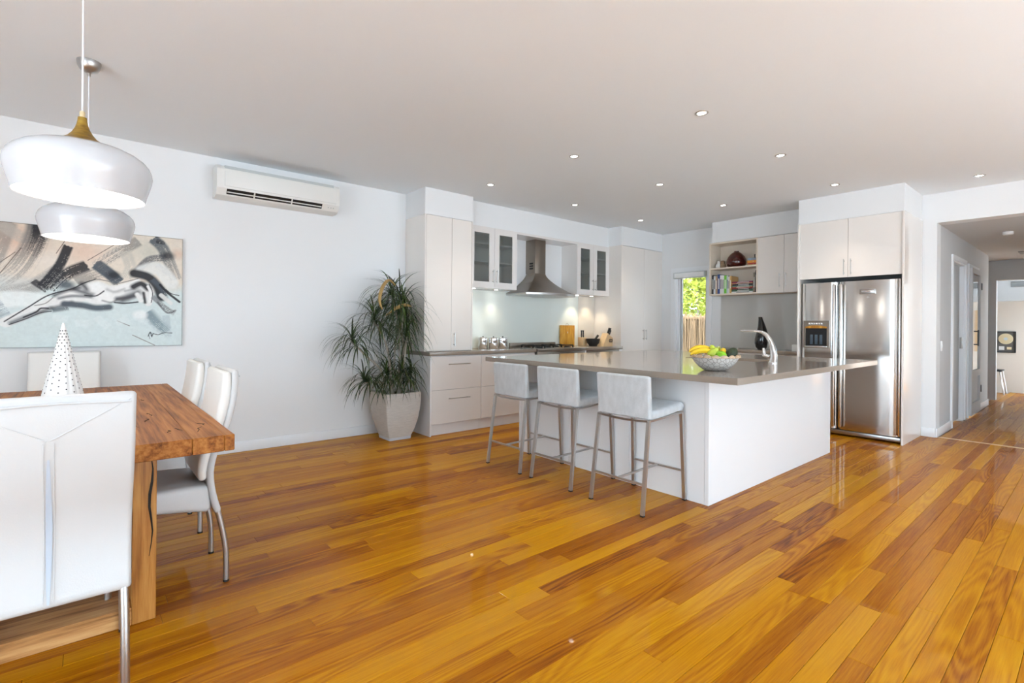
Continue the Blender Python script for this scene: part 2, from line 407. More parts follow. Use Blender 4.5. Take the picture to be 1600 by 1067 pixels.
# ---- ceiling and walls
struct('ceiling', MB().box(XR-.2, XF+.2, YR-.2, YW+.2, CZ, CZ+.15), 'ceiling', smooth=False)
struct('wall_left', MB().box(XR-.2, XF+.2, YW, YW+.2, -.1, CZ), 'wall', smooth=False)
# far wall: kitchen window hole, hall opening
WY0, WY1, WZ0, WZ1 = 3.92, 4.47, .66, 2.075
HY0, HY1, HZ = -.62, 1.219, 2.388
b = MB().box(XF, XF+.2, WY1, YW, -.1, CZ).box(XF, XF+.2, WY0, WY1, -.1, WZ0).box(XF, XF+.2, WY0, WY1, WZ1, CZ).box(XF, XF+.2, HY1, WY0, -.1, CZ)
b.box(XF, XF+.2, HY0, HY1, HZ, CZ).box(XF, XF+.2, YR, HY0, -.1, CZ)
struct('wall_far', b, 'wall', smooth=False)
# rear and right walls with the glazed doors that light the room
RX0, RX1, RZ = .2, 5.6, 2.35
b = MB().box(XR, RX0, YR-.2, YR, -.1, CZ).box(RX1, XF+.2, YR-.2, YR, -.1, CZ).box(RX0, RX1, YR-.2, YR, RZ, CZ)
struct('wall_right', b, 'wall', smooth=False)
LY0, LY1 = -2.2, 2.2
b = MB().box(XR-.2, XR, YR-.2, LY0, -.1, CZ).box(XR-.2, XR, LY1, YW+.2, -.1, CZ).box(XR-.2, XR, LY0, LY1, RZ, CZ)
struct('wall_rear', b, 'wall', smooth=False)
def glazed(name, a0, a1, n, d0, plane):
    wdt = (a1-a0)/n; t = MB()
    t.frame(a0, a1, 0, RZ, .06, d0, d0+.1, plane)
    root = struct(name, t, 'trim', smooth=False)
    for i in range(n):
        q = MB().frame(a0+wdt*i+.03, a0+wdt*(i+1)-.03, .03, RZ-.03, .075, d0+.03, d0+.07, plane)
        part('sash', q, 'trim', root, smooth=False)
glazed('door_3', RX0, RX1, 4, YR-.15, 'y')
glazed('door_4', LY0, LY1, 3, XR-.15, 'x')
portal('daylight_right', ((RX0+RX1)/2, YR-.21, RZ/2), RX1-RX0, RZ, (0, 1, 0))
portal('daylight_rear', (XR-.21, (LY0+LY1)/2, RZ/2), LY1-LY0, RZ, (1, 0, 0))
struct('baseboard_left', MB().rbox(XR, 2.83, YW-.016, YW, 0, .098, .004), 'trim')
struct('baseboard_far', MB().rbox(XF-.016, XF, HY1+.0, 1.344, 0, .098, .004), 'trim')
struct('trim_1', MB().rbox(7.245, 7.29, HY0, HY1, -.005, .0035, .0012), 'blockwood')
# bulkheads over the cabinets
struct('wall_bulkhead_tall_cabinet', MB().box(2.822, 3.467, 4.818, YW, ZT, CZ), 'wall', smooth=False)
struct('wall_bulkhead_hood', MB().box(3.467, 6.139, 4.962, YW, ZT, CZ), 'wall', smooth=False)
struct('wall_bulkhead_pantry', MB().box(6.139, XF, 4.718, YW, ZT+.012, CZ), 'wall', smooth=False)
struct('wall_bulkhead_shelf', MB().box(6.905, XF, 2.366, 3.69, ZT, CZ), 'wall', smooth=False)
struct('wall_bulkhead_fridge', MB().box(6.455, XF, 1.352, 2.366, ZT+.005, CZ), 'wall', smooth=False)

# ---- hall
HX1 = 11.9
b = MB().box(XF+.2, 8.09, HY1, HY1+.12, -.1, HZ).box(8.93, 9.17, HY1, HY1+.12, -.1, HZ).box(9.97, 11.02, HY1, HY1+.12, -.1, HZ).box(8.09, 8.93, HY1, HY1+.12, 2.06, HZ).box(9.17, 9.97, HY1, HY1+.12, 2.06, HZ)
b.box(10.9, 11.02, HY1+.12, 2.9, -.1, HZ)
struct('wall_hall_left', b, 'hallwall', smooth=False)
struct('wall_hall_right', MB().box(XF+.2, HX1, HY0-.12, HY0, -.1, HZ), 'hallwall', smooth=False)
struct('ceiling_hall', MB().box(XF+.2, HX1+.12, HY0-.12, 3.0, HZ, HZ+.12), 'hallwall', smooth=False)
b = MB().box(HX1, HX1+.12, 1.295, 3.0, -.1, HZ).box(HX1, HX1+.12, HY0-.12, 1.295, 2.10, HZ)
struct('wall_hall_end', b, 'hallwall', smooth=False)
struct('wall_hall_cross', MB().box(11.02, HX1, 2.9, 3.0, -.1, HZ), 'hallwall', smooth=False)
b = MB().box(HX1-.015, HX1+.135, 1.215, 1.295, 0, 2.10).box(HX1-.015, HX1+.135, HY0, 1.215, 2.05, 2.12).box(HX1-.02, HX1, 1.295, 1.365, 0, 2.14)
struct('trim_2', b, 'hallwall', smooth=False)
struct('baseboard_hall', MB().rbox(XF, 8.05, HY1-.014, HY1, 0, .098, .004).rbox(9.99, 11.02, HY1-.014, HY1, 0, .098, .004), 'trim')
# first hall door: architrave, recessed leaf
b = MB().frame(8.03, 8.99, 0, 2.12, (.06, .06, 0, .06), HY1-.018, HY1, 'y').box(8.09, 8.105, HY1, HY1+.1, 0, 2.06).box(8.915, 8.93, HY1, HY1+.1, 0, 2.06).box(8.09, 8.93, HY1, HY1+.1, 2.045, 2.06)
d1 = struct('door_1', b, 'trim', smooth=False)
part('door_leaf', MB().rbox(8.108, 8.912, HY1+.05, HY1+.09, .01, 2.04, .003), 'hallwall', d1)
part('strike_plate', MB().rbox(8.912, 8.917, HY1+.01, HY1+.045, .95, 1.1, .001), 'steel', d1)
# second: timber framed mirror door with a solid lower panel, standing just proud of the wall
b = MB().frame(9.14, 9.995, 0, 2.10, (.05, .05, 0, .05), HY1-.018, HY1, 'y')
d2 = struct('door_2', b, 'trim', smooth=False)
lf = part('door_leaf', MB().frame(9.19, 9.95, .03, 2.05, (.07, .07, .16, .07), HY1-.045, HY1-.005, 'y').box(9.26, 9.88, HY1-.045, HY1-.005, .55, .64).box(9.26, 9.88, HY1-.02, HY1-.006, .18, .56), 'hallwall', d2, smooth=False)
part('mirror_panel', MB().box(9.26, 9.88, HY1-.03, HY1-.012, .64, 1.98), 'mirror', lf, smooth=False)
part('pull_handle', bhandle(.98, 1.2, 9.33, HY1-.045, .045, .009), 'black', lf)
for z in (1.78, .30): part('hinge', MB().rbox(9.945, 9.965, HY1-.055, HY1-.02, z, z+.1, .002), 'black', lf)
t = thing('light_switch', 'white light switch plate on the grey hall wall', 'switch', (7.47, HY1, 1.0))
part('plate', MB().rbox(7.44, 7.51, HY1-.008, HY1, .955, 1.07, .003), 'plastic', t)
part('rocker', MB().rbox(7.465, 7.485, HY1-.013, HY1-.006, .99, 1.035, .002), 'plastic', t)
# ceiling fittings in the hall
t = thing('smoke_alarm', 'small round white smoke alarm on the hall ceiling', 'smoke alarm', (8.5, .77, HZ-.035))
part('body', MB().lathe([(.001, 0), (.045, .002), (.05, .012), (.05, .035)], (8.5, .77, HZ-.035), 24), 'plastic', t)
t = thing('ceiling_vent', 'flat grey slotted air vent in the hall ceiling', 'vent', (10.85, .7, HZ-.012))
part('frame', MB().frame(10.7, 11.0, .5, .86, .02, 0, 0, 'y') if 0 else MB().box(10.7, 11.0, .52, .86, HZ-.012, HZ), 'vent', t, smooth=False)
for k in range(4): part('slat', MB().box(10.72+k*.07, 10.745+k*.07, .53, .85, HZ-.018, HZ-.008), 'acgrey', t, smooth=False)

# ---- room beyond the hall
FX = 13.6
struct('wall_beyond', MB().box(FX, FX+.12, 1.075, 3.2, -.1, 2.6).box(FX+.25, FX+.37, -1.6, 1.075, -.1, 2.6).box(FX, FX+.25, 1.0, 1.075, -.1, 2.6), 'creamwall', smooth=False)
struct('ceiling_beyond', MB().box(HX1+.12, FX+.4, -1.6, 3.2, 2.6, 2.7), 'ceiling', smooth=False)
struct('wall_beyond_left', MB().box(HX1, FX+.2, 3.1, 3.2, -.1, 2.6), 'creamwall', smooth=False)
struct('wall_beyond_bulkhead', MB().box(12.95, 13.15, -1.6, 3.1, 1.735, 2.6), 'hallwall', smooth=False)
b = MB().box(HX1, FX+.4, -1.6, -1.5, -.1, .4).box(HX1, FX+.4, -1.6, -1.5, 2.3, 2.6)
struct('wall_beyond_right', b, 'creamwall', smooth=False)
portal('daylight_beyond', ((HX1+FX)/2+.1, -1.62, 1.35), 1.7, 1.9, (0, 1, 0))
t = thing('wall_vent', 'grey horizontal air vent high on the bulkhead past the hall doorway', 'vent', (12.95, .85, 2.0))
part('frame', MB().frame(.55, 1.13, 1.99, 2.09, .012, 12.935, 12.95, 'x'), 'vent', t, smooth=False)
for k in range(4): part('slat', MB().box(12.938, 12.948, .56, 1.12, 2.004+k*.021, 2.016+k*.021), 'vent', t, smooth=False)
# framed gold record
t = thing('framed_record', 'black framed gold record with small plaque on the cream wall', 'framed record', (FX, 1.245, .76))
part('frame', MB().frame(1.11, 1.385, .765, 1.175, .016, FX-.03, FX, 'x'), 'black', t, smooth=False)
part('backing', MB().box(FX-.012, FX-.002, 1.125, 1.37, .78, 1.16), 'recordmat', t, smooth=False)
def discx(r, y, z, x0, x1, n=36): return MB().tube([(x0, y, z), (x1, y, z)], r, n)
part('record', discx(.104, 1.25, 1.03, FX-.02, FX-.012), 'gold', t)
part('record_label', discx(.028, 1.25, 1.03, FX-.024, FX-.02), 'paleblue', t)
part('plaque', MB().box(FX-.018, FX-.012, 1.17, 1.235, .825, .875), 'gold', t, smooth=False)
part('printed_card', MB().box(FX-.016, FX-.012, 1.27, 1.345, .815, .885), 'paper', t, smooth=False)
t = thing('picture_frame', 'tan picture in a pale frame on the recessed cream wall', 'picture', (FX+.25, .86, .8))
part('frame', MB().frame(.62, 1.0, .74, 1.62, .02, FX+.22, FX+.25, 'x'), 'paper', t, smooth=False)
part('print', MB().box(FX+.235, FX+.245, .64, .98, .76, 1.60), 'blockwood', t, smooth=False)
t = thing('side_chair', 'white side chair with dark seat past the hall doorway', 'chair', (13.15, 1.42, 0))
part('seat', pad([(1.24, .44), (1.4, .445), (1.62, .44)], lambda u: .40, lambda u: .03, .012), 'black', t)
t.children[0].data.transform(Matrix.Translation((13.15, 0, 0)))
part('backrest', MB().rbox(12.95, 13.35, 1.60, 1.63, .5, .82, .01), 'plastic', t)
for sx in (-1, 1):
    for yy, fy in ((1.27, 1.21), (1.60, 1.64)):
        part('leg', MB().tube([(13.15+sx*.16, yy, .435), (13.15+sx*.19, fy, 0)], [.018, .011], 8), 'plastic', t)

# ---- kitchen window
b = MB().frame(WY0, WY1, WZ0, WZ1, .05, XF+.04, XF+.14, 'x')
b.frame(WY0-.07, WY1+.07, WZ0-.07, WZ1+.07, .07, XF-.016, XF, 'x').box(XF, XF+.04, WY0, WY0+.012, WZ0, WZ1).box(XF, XF+.04, WY1-.012, WY1, WZ0, WZ1).box(XF-.03, XF+.04, WY0, WY1, WZ0, WZ0+.03)
wn = struct('window_1', b, 'trim', smooth=False)
part('sash', MB().frame(WY0+.05, WY1-.05, WZ0+.05, WZ1-.05, .022, XF+.07, XF+.11, 'x'), 'steeldark', wn, smooth=False)
part('window_pane', MB().box(XF+.088, XF+.092, WY0+.06, WY1-.06, WZ0+.06, WZ1-.06), 'glass', wn, smooth=False)
portal('daylight_window', (XF+.22, (WY0+WY1)/2, (WZ0+WZ1)/2), WY1-WY0, WZ1-WZ0, (-1, 0, 0))
t = thing('roller_blind', 'rolled up pale roller blind in a grey headbox over kitchen window', 'blind', (XF-.02, 4.19, 1.97))
part('headbox', MB().rbox(XF-.075, XF-.018, 3.925, 4.465, 1.972, 2.068, .004), 'acgrey', t)
part('blind_fabric', MB().rbox(XF-.083, XF-.07, 3.945, 4.445, 1.985, 2.055, .004), 'plastic', t)

# ---- outside the kitchen window
b = MB().box(-14, 26, -16, 18, -.3, -.14)
struct('ground', b, 'ground', smooth=False)
struct('roof_eave', MB().box(XF+.2, XF+1.0, 3.05, 9.5, 2.18, 2.3).box(XF+.2, 8.9, 5.3, 12, 2.14, 2.2), 'soffit', smooth=False)
rnd = random.Random(5)
V, F = [], []
for i in range(2600):
    y = 3.4 + rnd.random()*6.2; x = 10.6 + rnd.gauss(0, .03); h = 1.42 + rnd.gauss(0, .05); r = rnd.uniform(.004, .011); dx, dy = rnd.gauss(0, .03), rnd.gauss(0, .05)
    n = len(V)
    for z, q in ((-.14, 0), (h, 1)):
        for k in range(3): V.append((x+dx*q+r*math.cos(2.1*k), y+dy*q+r*math.sin(2.1*k), z))
    F += [(n, n+1, n+4, n+3), (n+1, n+2, n+5, n+4), (n+2, n, n+3, n+5), (n+3, n+4, n+5)]
t = thing('brush_fence', 'brown brushwood fence in the garden outside the kitchen window', 'fence', (10.6, 6.5, -.14))
m = MB(); m.v = V; m.f = F; part('brush_sticks', m, 'reed', t, smooth=False, kind='stuff')
part('backing_board', MB().box(10.64, 10.68, 3.4, 9.6, -.14, 1.38), 'reed', t, smooth=False)
part('fence_rail', MB().rbox(10.56, 10.70, 3.4, 9.6, 1.38, 1.46, .02), 'reed', t)
def leafcloud(c, R, n, size, seed):
    rr = random.Random(seed); V, F = [], []
    for i in range(n):
        d = Vector((rr.gauss(0, 1), rr.gauss(0, 1), rr.gauss(0, 1))).normalized()*rr.random()**.4
        p = Vector(c) + Vector((d.x*R[0], d.y*R[1], d.z*R[2]))
        a = Vector((rr.gauss(0, 1), rr.gauss(0, 1), rr.gauss(0, .6))).normalized(); bb = a.cross(Vector((rr.gauss(0, 1), rr.gauss(0, 1), 1))).normalized()
        s = size*rr.uniform(.6, 1.4); k = len(V)
        V += [tuple(p-a*s), tuple(p+bb*s*.4), tuple(p+a*s), tuple(p-bb*s*.4)]; F.append((k, k+1, k+2, k+3))
    m = MB(); m.v = V; m.f = F; return m
for i, (c, R, mm_, lb) in enumerate([((12.4, 7.0, 2.7), (1.2, 1.9, 1.7), 'foliagepale', 'pale yellow-green leafy tree behind the brushwood fence'), ((15.6, 8.8, 3.0), (1.6, 2.6, 2.1), 'foliage', 'mid green bushy tree behind the brushwood fence')]):
    t = thing('garden_tree', lb, 'tree', (c[0], c[1], -.14))
    part('trunk', MB().tube([(c[0], c[1], -.14), (c[0]+.1, c[1]-.05, 1.0), (c[0]-.05, c[1], 2.2)], [.1, .08, .05], 8), 'stem', t)
    part('crown', leafcloud(c, R, 5200, .10, i+1), mm_, t, smooth=False, kind='stuff')
m = MB(); rnd = random.Random(8)
for i in range(420):
    x, y = 10.0+rnd.uniform(-.2, .2), 5.6+rnd.gauss(0, .36); h = rnd.uniform(.35, .75); a = rnd.random()*6.28; lx, ly = math.cos(a)*.25*h, math.sin(a)*.25*h; q = .012
    m.add([(x-q, y, -.14), (x+q, y+q, -.14), (x+lx*.4+q, y+ly*.4, h*.6-.14), (x+lx*.4-q, y+ly*.4, h*.6-.14), (x+lx, y+ly, h-.14)], [(0, 1, 2, 3), (3, 2, 4)])
tag(solo('grass_tussock', m, 'grassblade', 'bright green grassy clump at the foot of the brush fence', 'grass', smooth=False), kind='stuff')
del m
solo('timber_edging', MB().rbox(9.5, 9.6, 4.2, 7.5, -.14, .12, .01), 'soil', 'dark timber garden edging below the kitchen window', 'edging')

# ================================================================== LIGHTS IN THE ROOM
def downlight():
    t = thing('downlight', '', 'downlight', (0, 0, 0), 'recessed ceiling downlights')
    part('trim_ring', MB().lathe([(.030, .004), (.034, -.004), (.043, -.004), (.046, 0), (.046, .004)], (0, 0, 0), 32, caps=False), 'steel', t)
    part('lamp', MB().lathe([(.001, -.001), (.026, -.001), (.030, .004)], (0, 0, 0), 24), 'bulb', t)
    return t
DLW = ['above the island corner with the fruit bowl', 'above the bar stools', 'in front of the tall cabinet', 'above the kitchen tap', 'above the middle of the island', 'in front of the cooker', 'in front of the fridge', 'in front of the bookshelf', 'in front of the pantry', 'set apart near the hall opening']
dl = None
dpos = [(x, y) for x in (3.31, 4.64, 6.01) for y in (1.853, 3.07, 4.285)] + [(6.69, .81)]
for i, (x, y) in enumerate(dpos):
    lb = 'recessed round ceiling downlight ' + DLW[i]
    o = dl if i == 0 and dl else None
    if dl is None: dl = downlight(); o = dl
    else: o = copy_tree(dl)
    o.location = (x, y, CZ-.001); o['label'] = lb
    if i == 9: del o['group']
    l = bpy.data.lights.new('downlight_beam', 'SPOT'); l.energy = 14; l.color = (1, .90, .76); l.spot_size = 1.5; l.spot_blend = .8; l.shadow_soft_size = .03
    lo = bpy.data.objects.new('downlight_beam', l); COL.objects.link(lo); lo.location = (x, y, CZ-.012); lo.parent = None

def pendant(loc, label):
    x, y = loc; z = 1.685
    t = thing('pendant_lamp', label, 'pendant lamp', (x, y, z), 'pendant lamps over the dining table')
    outer = [(.198, 0), (.205, .03), (.214, .06), (.2205, .085), (.2225, .10), (.220, .118), (.212, .138), (.198, .155), (.175, .172), (.15, .184), (.128, .190)]
    inner = [(.122, .184), (.148, .178), (.170, .166), (.192, .15), (.205, .134), (.2125, .116), (.2145, .10), (.2125, .085), (.206, .06), (.197, .03), (.194, .002)]
    sh = part('lamp_shade', MB().lathe(outer, (x, y, z), 64, caps=False), 'shade', t, angle=60)
    me = sh.data
    part('shade_lining', MB().lathe(inner + [(.198, 0)], (x, y, z), 64, caps=False), 'shade', t, angle=60)
    part('diffuser', MB().lathe([(.001, .030), (.197, .030), (.197, .034), (.001, .034)], (x, y, z), 48), 'shadein', t)
    part('wooden_cap', MB().lathe([(.1285, .1897), (.108, .1955), (.088, .2015), (.064, .2125), (.046, .2255), (.032, .243), (.0225, .262), (.0175, .278), (.0145, .292), (.0140, .305), (.001, .306)], (x, y, z), 48), 'lampwood', t, angle=50)
    part('cable_grip', MB().lathe([(.009, .303), (.009, .325), (.006, .33), (.001, .33)], (x, y, z), 16), 'gold', t)
    part('cord', MB().tube([(x, y, z+.32), (x, y, CZ-.06)], .0032, 8), 'cord', t)
    part('ceiling_rose', MB().lathe([(.008, -.085), (.009, -.068), (.02, -.062), (.042, -.05), (.053, -.03), (.057, -.008), (.057, 0)], (x, y, CZ), 40), 'steel', t)
    l = bpy.data.lights.new('pendant_glow', 'POINT'); l.energy = 2.5; l.color = (1, .93, .84); l.shadow_soft_size = .05
    lo = bpy.data.objects.new('pendant_glow', l); COL.objects.link(lo); lo.location = (x, y, z-.03)
pendant((-.016, 2.55), 'white dome pendant with timber cap above the near end of table')
pendant((.003, 3.83), 'white dome pendant with steel ceiling rose hanging before the painting')

# ================================================================== DINING
# ---- table: boards, end frames
t = thing('dining_table', 'solid timber dining table with thick top and frame legs', 'table', (-.1, 3.68, 0))
TX0, TX1, TY0, TY1, TZ0, TZ1 = -.655, .4535, 2.232, 4.40, .702, .765
xs = [TX0, -.47, -.29, -.06, .12, .31, .417, TX1]
for i in range(len(xs)-1): part('top_board', MB().rbox(xs[i]+.0004, xs[i+1]-.0004, TY0, TY1, TZ0, TZ1, .0025, 1), 'tablewood', t)
for y0 in (2.496, 3.89):
    y1 = y0+.25
    for x0, x1 in ((.145, .2243), (-.42, -.34)): part('leg', MB().rbox(x0, x1, y0, y1, 0, TZ0, .003, 1), 'legwood', t)
    part('foot_beam', MB().rbox(-.34, .145, y0+.001, y1-.001, 0, .07, .003, 1), 'beamwood', t)
    part('top_rail', MB().rbox(-.34, .145, y0+.02, y1-.02, .63, TZ0, .003, 1), 'legwood', t)

rnd = random.Random(21)
for k, (x, y) in enumerate(((.17, 2.62), (.20, 2.75), (.155, 3.0), (.18, 3.16), (.15, 3.3), (.30, 2.42), (.345, 2.36), (.26, 2.40), (.235, 2.9), (.09, 2.55), (.39, 2.50), (.25, 3.5))):
    P = [(x, y, TZ1)]
    for q in range(5): P.append((P[-1][0]+rnd.uniform(-.012, .012), P[-1][1]+rnd.uniform(.004, .03), TZ1))
    part('timber_check', MB().tube(P, [.0008]+[rnd.uniform(.001, .0022) for q in range(4)]+[.0006], 5), 'soil', t)
P = [(.205+.006*math.sin(q*1.3), 2.496, .66-.05*q) for q in range(9)]
part('timber_check', MB().tube(P, [.001, .003, .005, .006, .005, .004, .003, .002, .001], 6), 'soil', t)

# ---- dining chair (faces +y)
def dining_chair():
    t = thing('dining_chair', '', 'chair', (0, 0, 0), 'white leather dining chairs')
    rear = smoothpath([(-.230, .330), (-.206, .42), (-.196, .52), (-.212, .61), (-.240, .68), (-.268, .76), (-.287, .85), (-.294, .93), (-.292, .985)], 3)
    sh = part('back_shell', pad([(y+.015, z) for y, z in rear], lambda u: .405+.012*u, lambda u: .030, .014), 'leather', t, angle=50)
    # slit and stitching down the back face
    def back(u, dz=0):  # point on the back surface at height z
        for (ya, za), (yb, zb) in zip(rear, rear[1:]):
            if za <= u <= zb: return ya + (yb-ya)*(u-za)/(zb-za)
        return rear[-1][0]
    zz = [.345+.0225*i for i in range(21)]
    V, F = [], []
    for i, z in enumerate(zz):
        hw = .0012 + .0065*math.sin(PI*min(1, (i+.6)/21))**.6; y = back(z)-.0030
        V += [(-hw, y, z), (hw, y, z)]
        if i: F.append((2*i-2, 2*i-1, 2*i+1, 2*i))
    for i, z in enumerate(zz): V += [(V[2*i][0], V[2*i][1]+.003, z), (V[2*i+1][0], V[2*i+1][1]+.003, z)]
    n = len(zz)*2
    for i in range(1, len(zz)): F += [(2*i-2, 2*i, n+2*i, n+2*i-2), (2*i-1, n+2*i-1, n+2*i+1, 2*i+1)]
    mb = MB(); mb.v = V; mb.f = F
    part('zip_gusset', mb, 'zip', sh, label='pale blue-grey slit down the middle of the back')
    st = MB()
    for s in (-1, 1):
        P = [(s*(.004+.19*k/8), back(.852+.112*k/8)-.0015, .852+.112*k/8) for k in range(9)]
        st.tube(P, .0013, 5)
        st.tube([(s*.012, back(z)-.0024, z) for z in zz + [.83, .845]], .0011, 5)
    part('stitching', st, 'thread', sh)
    st = MB().tube([(x*.0195, back(.958)-.003, .958+.003*math.cos(x*.3)) for x in range(-10, 11)], .004, 6)
    part('top_fold', st, 'leather', sh)
    # cushions on the front of the back
    lo = [(y+.046, z) for y, z in rear if .47 < z < .80]; up = [(y+.048, z) for y, z in rear if z > .70]
    up[-1] = (up[-1][0], .978)
    bulge = lambda u: .034 + .014*math.sin(PI*u)
    part('lower_cushion', pad(lo, lambda u: .40, bulge, .028), 'leatherwarm', t, angle=60)
    part('upper_cushion', pad(up, lambda u: .41, bulge, .028), 'leatherwarm', t, angle=60)
    # seat with side skirts, deeper at the back
    def ring(y, zb, ztp, wd):
        c = (zb+ztp)/2; return [(a, y, c+b2) for a, b2 in rrect(wd, ztp-zb, .024)]
    secs = [ring(-.185, .345, .455, .36), ring(-.17, .338, .463, .39), ring(-.1, .355, .470, .41), ring(.02, .372, .474, .42), ring(.14, .380, .474, .42), ring(.195, .385, .468, .415), ring(.212, .398, .452, .385)]
    part('seat', MB().loft(secs), 'leather', t, angle=50)
    for s in (-1, 1):
        P = smoothpath([(s*.183, -.208, .36), (s*.185, -.232, .25), (s*.186, -.248, .14), (s*.187, -.250, 0.006)], 5)
        lg = part('leg', MB().tube(P, .0125, 12), 'steel', t)
        part('foot_cap', MB().lathe([(.0135, 0), (.0135, .008), (.012, .009)], (s*.187, -.250, 0), 14), 'black', lg)
        P = [(s*.190, .17, .40), (s*.196, .18, .2), (s*.200, .184, .006)]
        lg = part('leg', MB().tube(P, .0125, 12), 'steel', t)
        part('foot_cap', MB().lathe([(.0135, 0), (.0135, .008), (.012, .009)], (s*.200, .184, 0), 14), 'black', lg)
    return t
ch = dining_chair(); ch.location = (-.083, 2.294, 0); ch['label'] = 'white leather high-back chair at the table end, back slit showing'
copy_tree(ch, (.257, 2.84, 0), PI/2, 'white leather chair pushed under the table side nearest its end leg')
copy_tree(ch, (.257, 3.545, 0), PI/2, 'white leather chair at the table side, second from the end leg')
copy_tree(ch, (-.117, 4.80, 0), PI, 'white leather chair at the far table end below the painting')

# ---- cone ornament
t = thing('cone_ornament', 'tall white ribbed ceramic cone with pierced dots on table', 'ornament', (-.085, 3.3, TZ1))
V, F = [], []; n = 96; H = .435
for i in range(9):
    h = i/8
    for k in range(n):
        a = 2*PI*k/n; r = (.092*(1-h)+.004)*(1+.045*(abs(math.sin(a*8))-.5)); V.append((-.085+r*math.cos(a), 3.3+r*math.sin(a), TZ1+h*H))
for i in range(8):
    for k in range(n): F.append((i*n+k, i*n+(k+1) % n, (i+1)*n+(k+1) % n, (i+1)*n+k))
F += [tuple(range(n))[::-1], tuple(range(8*n, 9*n))]
mb = MB(); mb.v = V; mb.f = F; cn = part('cone', mb, 'ceramic', t, angle=40)
mb = MB()
for k in range(16):
    a = 2*PI*(k+.5)/16
    for j in range(13):
        h = .06 + j*.068 + (.034 if k % 2 else 0)
        if h > .95: continue
        r = (.092*(1-h)+.004)*1.022; d = Vector((math.cos(a), math.sin(a), .2)).normalized(); p = Vector((-.085+r*math.cos(a), 3.3+r*math.sin(a), TZ1+h*H))
        mb.tube([p-d*.003, p+d*.0006], .0030, 8)
part('pierced_holes', mb, 'black', cn, kind='stuff')

